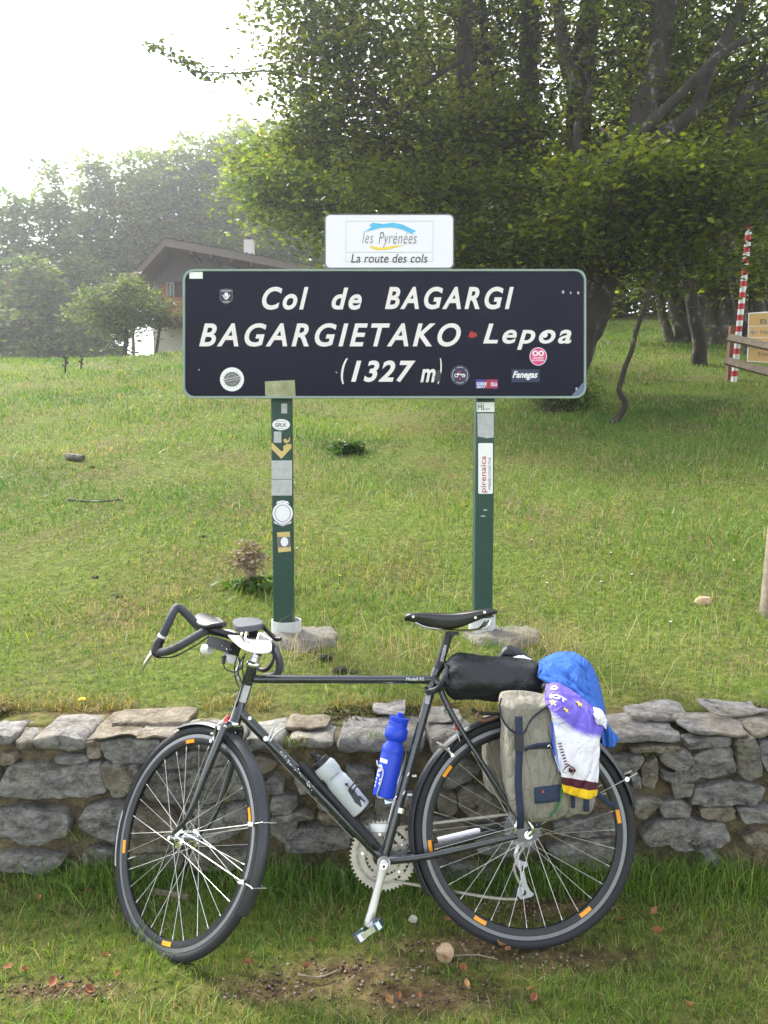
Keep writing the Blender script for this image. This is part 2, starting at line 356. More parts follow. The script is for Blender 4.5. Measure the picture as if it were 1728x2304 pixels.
gr = np_mesh('ground', np.c_[GX.ravel(), GY.ravel(), GZ.ravel()], F, MT['ground'], col=np.c_[so, so, so], smooth=True); tag(gr, 'grassy ground rising behind the wall', kind='structure')

# ---- grass blades
def blades(n, X, Y, h, w, tint, lean=.5, mat='grass', name='grass', label='short green grass', curl=.6, kind='stuff', z=None):
    az = rng.uniform(0, 2 * np.pi, n); Z = terrain(X, Y) - .004 if z is None else z
    ld = rng.uniform(0, 2 * np.pi, n); la = np.abs(rng.normal(0, lean, n))
    dx, dy = np.cos(ld) * np.sin(la), np.sin(ld) * np.sin(la); dz = np.cos(la)
    px, py = np.cos(az) * w / 2, np.sin(az) * w / 2
    base = np.c_[X, Y, Z]; d = np.c_[dx, dy, dz] * h[:, None]
    mid = base + d * .55; tip = base + d * np.c_[np.ones(n) * (1 + curl * .3), np.ones(n) * (1 + curl * .3), np.ones(n) * (1 - curl * .22)] + np.c_[np.cos(ld), np.sin(ld), np.zeros(n)] * (h * curl * .25)[:, None]
    s = np.c_[px, py, np.zeros(n)]
    V = np.stack([base - s, base + s, mid + s * .8, mid - s * .8, tip], 1).reshape(-1, 3)
    k = np.arange(n)[:, None] * 5
    o = np_mesh(name, V, [k + np.array([[0, 1, 2, 3]]), k + np.array([[3, 2, 4]])], MT[mat], col=np.repeat(tint, 5, 0))
    tag(o, label, 'grass', kind=kind); return o
def fbm(x, y, s, seed=0):
    r = 0; a = 1
    for k in range(4):
        q = s * 2 ** k; r = r + a * np.sin(x * q + 1.7 * seed + 2.1 * k + 1.3 * np.sin(y * q * .8 + k)) * np.sin(y * q * 1.1 + .9 * seed + 1.9 * np.sin(x * q * .7 + 2 * k)); a *= .55
    return r
def tints(n, X, Y, dry=.18, patch=.0):
    g = np.array([.090, .195, .030]); y = np.array([.185, .275, .046]); s = np.array([.36, .31, .16]); dk = np.array([.040, .105, .018])
    t = np.clip(.45 + .28 * fbm(X, Y, 1.1, 1) + .30 * fbm(X, Y, .45, 7) + rng.normal(0, .25, n), 0, 1)[:, None]
    c = g * (1 - t) + y * t
    q = rng.uniform(0, 1, n); c = np.where((q < .16)[:, None], dk, c)
    pd = dry * (1 + patch * fbm(X, Y, .8, 5)) + .35 * patch * smn(.55, 1.1, fbm(X, Y, 1.7, 12)); lush = smn(.5, 1.0, fbm(X, Y, 1.2, 21))[:, None] * min(1, patch * 1.2); c = c * (1 - lush) + np.array([.05, .14, .022]) * lush; q = rng.uniform(0, 1, n)
    c = np.where((q < pd)[:, None], s * rng.uniform(.6, 1.1, (n, 1)), c)
    return c * rng.uniform(.8, 1.2, (n, 1))
# lower verge in front of the wall
n = 62000; X = rng.uniform(-1.75, 1.75, n); Y = rng.uniform(1.2, 2.79, n)
keep = rng.uniform(0, 1, n) > .93 * np.clip(soil(X, Y) * 1.25, 0, 1) ; X, Y = X[keep], Y[keep]; n = len(X)
near = smn(2.45, 2.78, Y); h = (rng.gamma(6, .0054, n) * (1 + .8 * near)) * (1 - .5 * soil(X, Y)); h = h * (1 + .3 * fbm(X, Y, 3, 3))
blades(n, X, Y, np.clip(h, .012, .14), rng.uniform(.0016, .0034, n), tints(n, X, Y, .20 - .14 * near, .5) * 1.12, .55, name='verge_grass', label='short trampled grass on the verge below the wall')
# tufts along the wall foot
n = 2600; cx = np.array([-1.02, -.80, -.45, -.33, -.2, .0, .42, .5, .6, .72, 1.0, 1.1, -.95, .9, 1.2]); k = rng.integers(0, len(cx), n)
X = cx[k] + rng.normal(0, .06, n); Y = np.clip(2.72 + rng.normal(0, .04, n), 2.5, 2.785)
blades(n, X, Y, rng.uniform(.06, .17, n), rng.uniform(.002, .004, n), tints(n, X, Y, .08) * 1.1, .45, name='tall_tuft_grass', label='longer grass tufts along the foot of the wall', curl=.9)
# the lawn on the slope: blades thin out and widen steadily with distance
def lawn(n, name, label, y0, y1):
    ys = np.linspace(y0, y1, 4000); w = (.5 * ys + 1.0) * ys ** -1.75; cdf = np.cumsum(w); cdf /= cdf[-1]
    Y = np.interp(rng.uniform(0, 1, n), cdf, ys); X = rng.uniform(-1, 1, n) * (.5 * Y + 1.0)
    keep = rng.uniform(0, 1, n) > .9 * soil(X, Y); X, Y = X[keep], Y[keep]; n = len(X)
    h = rng.gamma(6, 1 / 6, n) * (.026 + .0026 * (Y - 3)) * (1 + .45 * fbm(X, Y, 1.3, 9)) * np.where(rng.uniform(0, 1, n) < .04, 2.2, 1)
    blades(n, X, Y, np.clip(h, .010, .2), rng.uniform(.0007, .00135, n) * Y ** .92, tints(n, X, Y, .14, .8), .70, name=name, label=label)
lawn(330000, 'lawn_grass', 'short grazed grass on the slope behind the wall', 3.0, 27)
# straw stalks standing over the lawn
n = 1500; Y = rng.uniform(3.1, 8.5, n); X = rng.uniform(-.35, 1, n) * (.47 * Y); keep = (fbm(X, Y, .9, 4) > -.1); X, Y = X[keep], Y[keep]; n = len(X)
st = np.array([.42, .37, .2]) * rng.uniform(.7, 1.15, (n, 1))
blades(n, X, Y, rng.uniform(.10, .30, n), rng.uniform(.0016, .003, n), st, .5, 'straw', 'straw_stalks', 'thin pale straw stalks standing above the lawn', .8)
n = 260; cxs = [(-.38, 3.62), (.12, 3.7), (.72, 3.75), (.78, 3.62)]; k = rng.integers(0, 4, n); c = np.array(cxs)[k]
X = c[:, 0] + rng.normal(0, .09, n); Y = c[:, 1] + rng.normal(0, .07, n); st = np.array([.45, .36, .19]) * rng.uniform(.7, 1.15, (n, 1))
blades(n, X, Y, rng.uniform(.08, .26, n), rng.uniform(.0016, .003, n), st, .75, 'straw', 'straw_stalks', 'matted dry stalks beside the concrete footings', .9)
# dry fringe hanging at the wall's back edge
n = 9000; X = rng.uniform(-1.9, 1.9, n); Y = 3.07 + np.abs(rng.normal(0, .07, n)) ; pr = fbm(X, Y * .3, 1.7, 2) > -.15; X, Y = X[pr], Y[pr]; n = len(X)
tc = np.where(rng.uniform(0, 1, (n, 1)) < .45, np.array([.36, .28, .13]), np.array([.16, .17, .04])) * rng.uniform(.7, 1.2, (n, 1))
blades(n, X, Y, rng.uniform(.02, .06, n), rng.uniform(.002, .004, n), tc, .9, name='dry_fringe_grass', label='dry matted grass fringe along the back of the wall', curl=1)

# ---- dry stone wall: mortar core and stones picked out one by one
wall = empty('stone_wall', (0, WALL_Y + .1, 0), 'low retaining wall of rough grey stones in tan mortar behind the bicycle', 'wall')
WO = Vector((0, WALL_Y + .1, 0))
mb = MB(WO); xs = np.arange(-2.6, 2.61, .022); rows = []
prof = [(WALL_Y + .036, z) for z in np.linspace(-.12, .46, 25)] + [(WALL_Y + .04, .485), (WALL_Y + .10, .497), (WALL_Y + .17, .503), (WALL_Y + .25, .505), (WALL_Y + .29, .49)]
for x in xs:
    rows.append([Vector((x, y + .020 * mn.noise((x * 9, z * 9, 1)) + .016 * mn.noise((x * 24, z * 24, 3)), z + .010 * mn.noise((x * 11, y * 14, 5)))) for y, z in prof])
mb.grid(rows); mb.build('mortar', MT['mortar'], wall, smooth='all')
def wpt(px, py):
    p = at(px, py, WALL_Y - .01); return (p.x, p.z)
def chaikin(P):
    out = []
    for i in range(len(P)):
        a, b = np.array(P[i]), np.array(P[(i + 1) % len(P)]); out += [a * .88 + b * .12, a * .12 + b * .88]
    return out
STN = [0]
def stone(poly, proud=None, tan=False):
    STN[0] += 1; k = STN[0]; r = random.Random(k * 13 + 5)
    P = chaikin([wpt(*p) for p in poly]); L = []
    for i in range(len(P)):
        a, b = P[i], P[(i + 1) % len(P)]; m = max(1, int(np.hypot(*(b - a)) / .012))
        for j in range(m): L.append(a + (b - a) * j / m)
    c = sum(L) / len(L)
    L = [p + (p - c) / (np.hypot(*(p - c)) + 1e-6) * (.007 * mn.noise((p[0] * 38, p[1] * 38, k)) + .004 * mn.noise((p[0] * 95, p[1] * 95, k))) for p in L]
    pr = proud if proud is not None else r.uniform(.012, .032); tx, tz_ = r.uniform(-.12, .12), r.uniform(-.15, .10)
    o3 = Vector((c[0], WALL_Y, c[1])); mb = MB(o3); rings = []
    for s, dep in ((1.035, -.05), (1.03, .55), (1.01, .92), (.90, 1.0), (.74, 1.0), (.55, 1.0), (.32, 1.04), (.14, 1.04)):
        row = []
        for p in L:
            q = c + (p - c) * s
            d = dep if dep < 0 else None
            y = -dep if dep < 0 else -(pr * dep) + (tx * (q[0] - c[0]) + tz_ * (q[1] - c[1])) * (1 if dep > .5 else .4) - .012 * mn.noise((q[0] * 15, q[1] * 24, k * 3)) - .008 * mn.noise((q[0] * 40, q[1] * 62, k)) - .004 * mn.noise((q[0] * 100, q[1] * 130, k)) - .010 * (math.floor(3.2 * mn.noise((q[0] * 7, q[1] * 19 + k, 2))) / 3.2)
            row.append(Vector((q[0], WALL_Y + y, q[1])))
        rings.append(row)
    idx = mb.grid(rings, True); mb.f.append(tuple(idx[-1]))
    ob = mb.build('stone', MT['tanstone' if tan else 'stone'], wall, smooth=True); ob.location = o3 - WO
    return ob
def crop(ox, oy, s): return lambda P: [(x / s + ox, y / s + oy) for x, y in P]
cA = crop(0, 1600, 2.676); cB = crop(540, 1560, 3.95); cC = crop(930, 1560, 3.318); cD = crop(1340, 1540, 4.276)
for P, t in [
    ([(610,185),(760,172),(950,175),(962,205),(870,312),(700,318),(640,282),(610,222)],0), ([(512,190),(600,185),(612,282),(520,292)],1),
    ([(40,350),(100,325),(270,330),(330,350),(540,320),(602,310),(607,400),(645,488),(560,502),(370,517),(150,517),(10,502),(3,470)],0),
    ([(330,285),(500,280),(522,310),(440,332),(340,312)],0), ([(622,312),(820,325),(842,360),(762,500),(690,520),(662,470),(622,390)],1),
    ([(880,450),(930,370),(1200,345),(1480,332),(1502,420),(1482,540),(1200,562),(960,542),(882,500)],0), ([(960,300),(1240,240),(1350,250),(1400,320),(1200,338),(1000,340)],0),
    ([(-40,610),(100,585),(200,600),(310,612),(350,600),(402,640),(407,740),(250,806),(130,802),(60,772),(-40,742)],0),
    ([(480,660),(530,570),(720,542),(780,560),(775,640),(760,790),(690,812),(640,762),(520,742),(480,700)],0), ([(795,585),(1000,582),(1098,700),(1050,822),(775,850)],0),
    ([(-60,880),(120,860),(380,892),(362,932),(250,982),(100,962),(-60,950)],0), ([(500,840),(620,822),(700,862),(692,902),(560,932),(490,922)],0), ([(1112,582),(1480,562),(1502,700),(1200,822),(1122,782)],0),
    ([(-120,350),(-20,340),(-10,500),(-130,520)],0), ([(0,262),(80,270),(95,300),(60,325),(0,330)],1), ([(720,860),(980,860),(1100,880),(1080,960),(760,960)],0), ([(1140,850),(1500,840),(1560,900),(1400,960),(1160,950)],0)]: stone(cA(P), tan=t)
for P, t in [
    ([(230,790),(300,740),(380,790),(372,900),(262,912),(220,862)],0), ([(490,770),(620,740),(702,800),(642,872),(530,882)],0), ([(950,670),(1190,680),(1172,882),(1050,852),(980,742)],0),
    ([(340,1090),(540,1040),(652,1090),(642,1112),(360,1114)],0), ([(280,930),(500,920),(522,1000),(440,1062),(290,1072)],1), ([(270,1130),(330,1085),(520,1122),(502,1230),(400,1332),(280,1242)],1),
    ([(405,1290),(550,1180),(900,1200),(982,1290),(962,1382),(700,1422),(405,1402)],0), ([(1200,960),(1380,930),(1402,1120),(1300,1132),(1210,1082)],0), ([(640,900),(800,880),(940,1000),(900,1060),(720,1040)],0), ([(40,560),(260,580),(330,640),(200,720),(60,690)],1),
    ([(700,1060),(860,1075),(1000,1140),(960,1180),(740,1150)],1), ([(1230,640),(1400,600),(1480,640),(1400,900),(1250,900)],0), ([(1050,1160),(1180,1110),(1300,1160),(1260,1330),(1100,1300)],0), ([(1420,940),(1560,900),(1560,1150),(1420,1180)],0)]: stone(cB(P), tan=t)
for P, t in [
    ([(330,760),(420,680),(560,760),(640,850),(622,932),(450,942),(350,852)],0), ([(180,762),(322,752),(330,900),(200,922)],1), ([(1000,1150),(1300,1085),(1480,1092),(1560,1200),(1500,1332),(1100,1302)],0),
    ([(1045,952),(1500,932),(1560,1050),(1300,1072),(1060,1042)],0), ([(60,1280),(300,1270),(600,1302),(640,1402),(100,1422)],0), ([(200,470),(400,480),(500,560),(420,670),(240,720),(150,620)],0), ([(40,960),(300,950),(420,1010),(360,1110),(80,1100)],0),
    ([(540,480),(760,470),(800,660),(640,720),(560,640)],0), ([(450,1010),(700,960),(920,1000),(900,1180),(620,1230),(480,1150)],0), ([(800,500),(1100,480),(1120,640),(860,680)],1), ([(860,720),(1300,700),(1380,860),(1000,900),(880,860)],0)]: stone(cC(P), tan=t)
for P, t in [
    ([(160,690),(440,670),(462,700),(400,800),(270,852),(200,792)],0), ([(322,832),(400,832),(442,920),(430,1002),(350,992)],0), ([(630,690),(720,640),(900,642),(942,700),(922,800),(800,852),(700,792),(640,742)],0),
    ([(955,690),(1130,612),(1300,600),(1342,740),(1352,862),(1150,892),(1000,902),(760,952),(655,900),(655,830),(800,875),(925,815)],0), ([(430,780),(590,712),(612,900),(560,1002),(450,962)],1),
    ([(950,1040),(1000,1000),(1300,950),(1500,962),(1632,1002),(1602,1100),(1530,1162),(1300,1172),(1050,1172),(930,1152)],0), ([(1570,545),(1700,540),(1760,850),(1612,802),(1562,622)],0), ([(1322,502),(1490,492),(1552,600),(1592,850),(1500,922),(1385,880),(1345,702)],1),
    ([(372,1112),(480,1092),(642,1112),(520,1252),(430,1312),(380,1242)],0), ([(460,1500),(490,1400),(650,1312),(900,1292),(1080,1332),(1230,1332),(1282,1482),(1210,1542),(1050,1602),(800,1592),(700,1542),(540,1562)],0),
    ([(1392,1222),(1500,1192),(1700,1190),(1740,1322),(1450,1322),(1400,1292)],0), ([(1412,1482),(1560,1422),(1700,1470),(1690,1602),(1500,1562)],1), ([(330,612),(680,582),(800,592),(680,642),(360,652)],1), ([(872,542),(1060,512),(1288,492),(1300,580),(1100,602),(900,622)],0),
    ([(600,1152),(800,1112),(922,1182),(880,1272),(650,1282)],1), ([(740,962),(940,952),(930,1062),(760,1102)],1), ([(1760,400),(1990,380),(2000,640),(1780,640)],0), ([(1790,700),(2010,690),(2000,1000),(1800,1010)],0), ([(1000,1190),(1330,1190),(1350,1290),(1240,1310),(1020,1270)],1),
    ([(1050,1625),(1110,1600),(1215,1690),(1180,1750),(1030,1745)],0)]: stone(cD(P), tan=t)
def slab(px0, px1, pyb, zt, y0=None, y1=None, tan=False):
    """capstone: a rounded, chipped slab lying on the wall"""
    STN[0] += 1; k = STN[0]; r = random.Random(k)
    y0 = WALL_Y - r.uniform(.015, .035) if y0 is None else y0; y1 = WALL_Y + r.uniform(.16, .26) if y1 is None else y1
    xa, xb = at(px0, 1660, y0).x, at(px1, 1660, y0).x; zb = at(px0, pyb, y0).z
    c = Vector(((xa + xb) / 2, (y0 + y1) / 2, (zb + zt) / 2)); e = ((xb - xa) / 2, (y1 - y0) / 2, (zt - zb) / 2)
    nx, ny, nz = max(6, int(e[0] / .018)), 7, 6; mb = MB((0, 0, 0)); cache = {}
    def P(i, j, l):
        if (i, j, l) in cache: return cache[(i, j, l)]
        q = [2 * i / nx - 1, 2 * j / ny - 1, 2 * l / nz - 1]
        rx = min(.35, .022 / e[0] * 1.2)
        p = Vector([e[a] * q[a] for a in range(3)]); rr = min(min(e), .026)
        inn = Vector([max(-e[a] + rr, min(e[a] - rr, p[a])) for a in range(3)]); d = p - inn
        if d.length > 1e-9: p = inn + d.normalized() * min(d.length, rr)
        w = p + c; nn = mn.noise((w.x * 13, w.y * 13, w.z * 19 + k)); n2 = mn.noise((w.x * 40, w.y * 40, w.z * 44 + k)); n3 = mn.noise((w.x * 5, w.y * 8 + k, w.z * 6))
        p = p + Vector((nn * .010 + .02 * n3 * (q[0]), .012 * nn + .005 * n2 + .02 * n3, .010 * nn + .005 * n2 + .012 * n3))
        cache[(i, j, l)] = mb.pt(p); return cache[(i, j, l)]
    for i in range(nx):
        for j in range(ny):
            mb.face(P(i, j, 0), P(i, j + 1, 0), P(i + 1, j + 1, 0), P(i + 1, j, 0)); mb.face(P(i, j, nz), P(i + 1, j, nz), P(i + 1, j + 1, nz), P(i, j + 1, nz))
        for l in range(nz):
            mb.face(P(i, 0, l), P(i + 1, 0, l), P(i + 1, 0, l + 1), P(i, 0, l + 1)); mb.face(P(i, ny, l), P(i, ny, l + 1), P(i + 1, ny, l + 1), P(i + 1, ny, l))
    for j in range(ny):
        for l in range(nz):
            mb.face(P(0, j, l), P(0, j, l + 1), P(0, j + 1, l + 1), P(0, j + 1, l)); mb.face(P(nx, j, l), P(nx, j + 1, l), P(nx, j + 1, l + 1), P(nx, j, l + 1))
    o = mb.build('stone', MT['tanstone' if tan else 'stone'], wall, smooth=True); o.location = c - WO
for a in [(-420, -220, 1690, .515, 0), (-215, -65, 1700, .51, 0), (-60, 15, 1690, .515, 0), (20, 68, 1700, .505, 1), (70, 190, 1697, .522, 0), (196, 300, 1662, .512, 1), (304, 425, 1660, .515, 1), (430, 540, 1690, .518, 0),
          (546, 636, 1700, .515, 0), (648, 748, 1690, .505, 0), (762, 958, 1702, .522, 0), (962, 1072, 1700, .52, 0), (1080, 1225, 1690, .52, 0), (1230, 1360, 1690, .515, 0),
          (1366, 1535, 1676, .530, 0), (1556, 1688, 1660, .545, 0), (1696, 1800, 1664, .535, 0), (1806, 1960, 1670, .53, 0), (1970, 2150, 1675, .53, 1)]: slab(*a[:4], tan=bool(a[4]))
for a in [(640, 735, 1640, .525, 2.88, 3.03, 1), (835, 915, 1600, .545, 2.96, 3.10, 0), (955, 1040, 1625, .535, 2.90, 3.05, 0), (1425, 1555, 1630, .555, 2.90, 3.06, 1), (1600, 1730, 1610, .560, 2.93, 3.07, 1), (250, 420, 1640, .53, 2.90, 3.05, 1)]:
    slab(a[0], a[1], a[2], a[3], a[4], a[5], bool(a[6]))

# weeds in the joints and moss along the wall's back edge
tw = [(664, 1678, .05), (1000, 1690, .03), (505, 1800, .09), (1460, 1700, .03), (180, 1890, .10), (1690, 1725, .03), (840, 1660, .03)]
k = np.repeat(np.arange(len(tw)), 46); n = len(k); W3 = np.array([tuple(at(x, y, WALL_Y - .012)) for x, y, _ in tw])[k] + rng.normal(0, 1, (n, 3)) * np.array([.018, .004, .008]); hh = np.array([t[2] for t in tw])[k] * rng.uniform(.6, 1.4, n)
blades(n, W3[:, 0], W3[:, 1], hh, rng.uniform(.0012, .0024, n), tints(n, W3[:, 0], W3[:, 1], .35), .8, name='wall_weeds', label='thin grass weeds rooted in the wall joints', curl=1, z=W3[:, 2])
def leaf6(C, size, tint):
    n = len(C); a = rng.uniform(0, 6.28, n); d = np.c_[np.cos(a), np.sin(a), rng.normal(.3, .5, n)] * (size * rng.uniform(.6, 1.3, n))[:, None]; s = np.cross(d, np.c_[rng.normal(0, .5, n), rng.normal(0, .5, n), np.ones(n)]) * .45
    V = np.stack([C - d * .5, C + s, C + d * .5, C - s], 1).reshape(-1, 3); return V, np.arange(n)[:, None] * 4 + np.array([[0, 1, 2, 3]]), np.repeat(tint, 4, 0)
n = 16000; X = rng.uniform(-1.7, 1.7, n); Y = 3.04 + rng.normal(0, .035, n); kp = fbm(X, Y * .5, 2.2, 31) > -.1; X, Y = X[kp], Y[kp]; n = len(X)
Z = np.where(Y < 2.95, .51, terrain(X, np.maximum(Y, 2.95))) + rng.uniform(0, .018, n) + .012 * np.clip(fbm(X, Y, 9, 2), 0, 1)
mcol = np.where((fbm(X, Y, 5, 8) > .1)[:, None], [[.17, .115, .025]], [[.10, .105, .022]]) * rng.uniform(.5, 1.25, (n, 1)); mcol = np.where(rng.uniform(0, 1, (n, 1)) < .25, [[.10, .065, .04]], mcol)
V, F, T = leaf6(np.c_[X, Y, Z], .011, mcol); tag(np_mesh('moss', V, F, MT['dry'], col=T), 'rust and olive moss along the back edge of the wall', 'moss', kind='stuff')
# ---- trees
def leaf_cloud(C, size, tint, flat=.55, n_out=None):
    """leaves at centres C: pointed ovals of six corners, mostly spread level"""
    n = len(C); a = rng.uniform(0, 2 * np.pi, n); d = np.c_[np.cos(a), np.sin(a), rng.normal(-.15, .35, n)]; d /= np.linalg.norm(d, axis=1)[:, None]
    up = np.c_[rng.normal(0, flat, n), rng.normal(0, flat, n), np.ones(n)]; s = np.cross(up, d); s /= np.linalg.norm(s, axis=1)[:, None]; up = np.cross(d, s)
    L = (size * rng.uniform(.65, 1.25, n))[:, None]
    V = np.stack([C - d * L * .5, C - d * L * .15 + s * L * .30, C + d * L * .22 + s * L * .25, C + d * L * .55 - up * L * .08, C + d * L * .22 - s * L * .25, C - d * L * .15 - s * L * .30], 1)
    V[:, [1, 2, 4, 5]] += (up * L * .07)[:, None, :]
    k = np.arange(n)[:, None] * 6
    return V.reshape(-1, 3), np.concatenate([k + np.array([[0, 1, 2, 3]]), k + np.array([[0, 3, 4, 5]])]), np.repeat(tint, 6, 0)
def tree(name, label, trunks, lobes, size, per, spread, tint, bark='bark', group=None, limbs=.35, lr=.012, cat='tree', seed=1, extra=None, seg=9):
    """trunks: lists of ((x,y,z), radius); lobes: (centre, radii, number of leaf sprays)"""
    r = np.random.default_rng(seed); root = Vector(trunks[0][0][0]) if trunks else Vector((lobes[0][0][0], lobes[0][0][1], tz(lobes[0][0][0], lobes[0][0][1])))
    t = empty(name, root, label, cat, group); mb = MB(root); skel = []
    for tr in trunks:
        P = crom([p for p, _ in tr], 6); R = [float(v[0]) for v in crom([(q, 0, 0) for _, q in tr], 6)]
        P = [p + Vector((mn.noise((p.z * 1.3, i * .1, seed)), mn.noise((p.z * 1.3 + 9, i * .1, seed)), 0)) * min(.10, R[i] * .7) for i, p in enumerate(P)]
        mb.tube(P, [q * (1 + .12 * mn.noise((i * .7, seed, 3))) for i, q in enumerate(R)], seg); skel += list(zip(P, R))
    S = np.array([p for p, _ in skel]) if skel else None
    Cs = []; 
    for c, rad, m in lobes:
        q = r.normal(0, 1, (m, 3)); q /= np.linalg.norm(q, axis=1)[:, None]; q *= (r.uniform(0, 1, (m, 1)) ** .45)
        Cs.append(np.array(c) + q * np.array(rad))
    C = np.concatenate(Cs)
    if extra is not None: C = np.concatenate([C, extra])
    if S is not None:
        for c in C[r.uniform(0, 1, len(C)) < limbs]:
            d = np.linalg.norm(S - c, axis=1) + np.where(S[:, 2] > c[2] - .15, 1.5, 0) * 1.0; k = int(np.argmin(d)); a = S[k]; R0 = skel[k][1]
            if d[k] > 5.5: continue
            m1 = a * .55 + c * .45 + r.normal(0, .10, 3) * (1 + d[k] * .2) + np.array([0, 0, .12 * d[k]]); m2 = a * .2 + c * .8 + r.normal(0, .08, 3)
            q = min(R0 * .35, lr * (.8 + .5 * d[k])); mb.tube(crom([a, m1, m2, c], 4), np.linspace(q, q * .22, 13), 5, False)
    if mb.v: mb.build('trunk', MT[bark], t, smooth='all')
    m = per; n = len(C) * m
    off = r.normal(0, 1, (n, 3)) * np.array([spread, spread, spread * .38])
    P = np.repeat(C, m, 0) + off; P[:, 2] -= .18 * (off[:, 0] ** 2 + off[:, 1] ** 2) / max(spread, .05)
    k = np.clip(.42 + .22 * r.normal(0, 1, n) + .55 * np.repeat(r.normal(0, .6, len(C)), m), 0, 1.15)[:, None]
    col = np.array(tint[0]) * (1 - k) + np.array(tint[1]) * k
    br = r.uniform(0, 1, n) < .006; col[br] = np.array([.17, .12, .03])
    V, F, T = leaf_cloud(P, size, col)
    o = np_mesh('crown', V - np.array(root), F, MT['leaf'], t, col=T)
    return t
G1 = ((.028, .052, .009), (.165, .200, .022)); G2 = ((.06, .11, .028), (.17, .22, .06)); G3 = ((.06, .11, .018), (.20, .25, .035))  # first green has the shade of the right-hand wood darkened into it
def tp(pts, Y, r0, r1):
    """trunk centreline from points of the photograph at depth Y"""
    m = len(pts); return [(at(x, y, Y + (i * .12)), r0 + (r1 - r0) * i / (m - 1)) for i, (x, y) in enumerate(pts)]
def lb(px, py, Y, rx, ry, rz, m): return (tuple(at(px, py, Y)), (rx, ry, rz), m)
def rootz(tr, drop=.35):
    p, r = tr[0]; z = tz(p.x, p.y); return [(Vector((p.x, p.y, z - drop)), r * 1.5), (Vector((p.x, p.y, z + .12)), r * 1.12)] + tr
gB = 'beech trees beside the lawn'
tree('beech_tree', 'big leaning beech with dark mossy trunk just right of the blue sign', [rootz(tp([(1262, 880), (1310, 760), (1350, 650), (1397, 505), (1420, 373), (1460, 228), (1478, 120), (1500, 20), (1530, -160)], 10.7, .25, .12)),
     tp([(1420, 373), (1490, 300), (1566, 246), (1610, 130), (1655, 40), (1720, -120)], 10.7, .10, .06), tp([(1400, 480), (1330, 380), (1298, 300), (1330, 200)], 10.9, .08, .04), tp([(1440, 300), (1540, 200), (1640, 110), (1760, 60)], 10.6, .07, .04), tp([(1350, 640), (1480, 560), (1600, 520), (1730, 500)], 10.8, .05, .02), tp([(1640, 330), (1668, 230), (1760, 120)], 10.9, .08, .05)],
     [lb(1480, 300, 11.9, 1.9, 1.0, 1.1, 110), lb(1650, 140, 12.0, 1.6, 1.2, 1.3, 110), lb(1420, 60, 12.0, 1.5, 1.1, 1.2, 70), lb(1620, 400, 10.0, 1.1, .9, .5, 80), lb(1500, 420, 9.8, 1.0, .7, .35, 50), lb(1480, 520, 10.2, 1.2, .9, .34, 40), lb(1550, 580, 10.6, .6, .9, .28, 14), lb(1700, 560, 15.5, 1.4, .9, .6, 40), lb(1400, 380, 9.6, .8, .6, .35, 36), lb(1330, 500, 10.0, .9, .6, .3, 24), lb(1560, -160, 11.6, 2.6, 1.8, .9, 90), lb(1860, 300, 10.8, 1.0, 1.4, 1.4, 40)],
     .082, 44, .24, G1, group=gB, seed=3, lr=.013)
tree('beech_tree', 'tall beech with forked trunk standing behind the right half of the sign', [rootz(tp([(1235, 850), (1262, 700), (1281, 570), (1287, 395), (1300, 220), (1326, 66), (1345, -80), (1360, -240)], 12.2, .24, .13)), tp([(1300, 230), (1275, 120), (1262, 40), (1240, -120)], 12.3, .12, .07), tp([(1287, 420), (1210, 330), (1150, 280)], 12.3, .07, .03)],
     [lb(1220, 420, 13.2, 1.5, .9, 1.0, 80), lb(1120, 520, 11.4, 1.1, 1.0, .5, 66), lb(1240, 560, 11.4, .9, .8, .4, 40), lb(1210, 400, 11.2, .9, .6, .4, 36), lb(1330, 140, 13.6, 1.2, .8, 1.0, 34), lb(1230, -130, 13, 2.0, 1.6, .9, 80), lb(1110, 330, 12.6, 1.0, .9, .7, 50)],
     .084, 44, .25, G1, group=gB, seed=5)
tree('beech_tree', 'slim straight beech right of the white route plate', [rootz(tp([(1150, 800), (1165, 600), (1182, 320), (1189, 132), (1200, -20), (1215, -240)], 13.4, .20, .11)), tp([(1182, 330), (1120, 240), (1095, 120), (1080, -60)], 13.5, .09, .05)],
     [lb(1080, 150, 14.2, 1.4, .9, 1.1, 66), lb(1040, 30, 14.2, 1.6, .9, 1.1, 66), lb(980, 300, 12.4, 1.2, 1.0, .8, 70), lb(1150, 250, 12.6, .8, .6, .4, 26), lb(1160, 40, 14.2, 1.0, .8, .9, 30), lb(1020, -150, 13, 2.0, 1.6, .8, 80)],
     .084, 44, .26, G1, group=gB, seed=6)
px_br = [(640, 165), (590, 160), (530, 165), (480, 163), (440, 160), (415, 140), (385, 122), (345, 102)]
exq = np.array([tuple(at(x + dx, y + dy, 12.3)) for x, y in px_br for dx, dy in ((0, 0), (14, 6))])
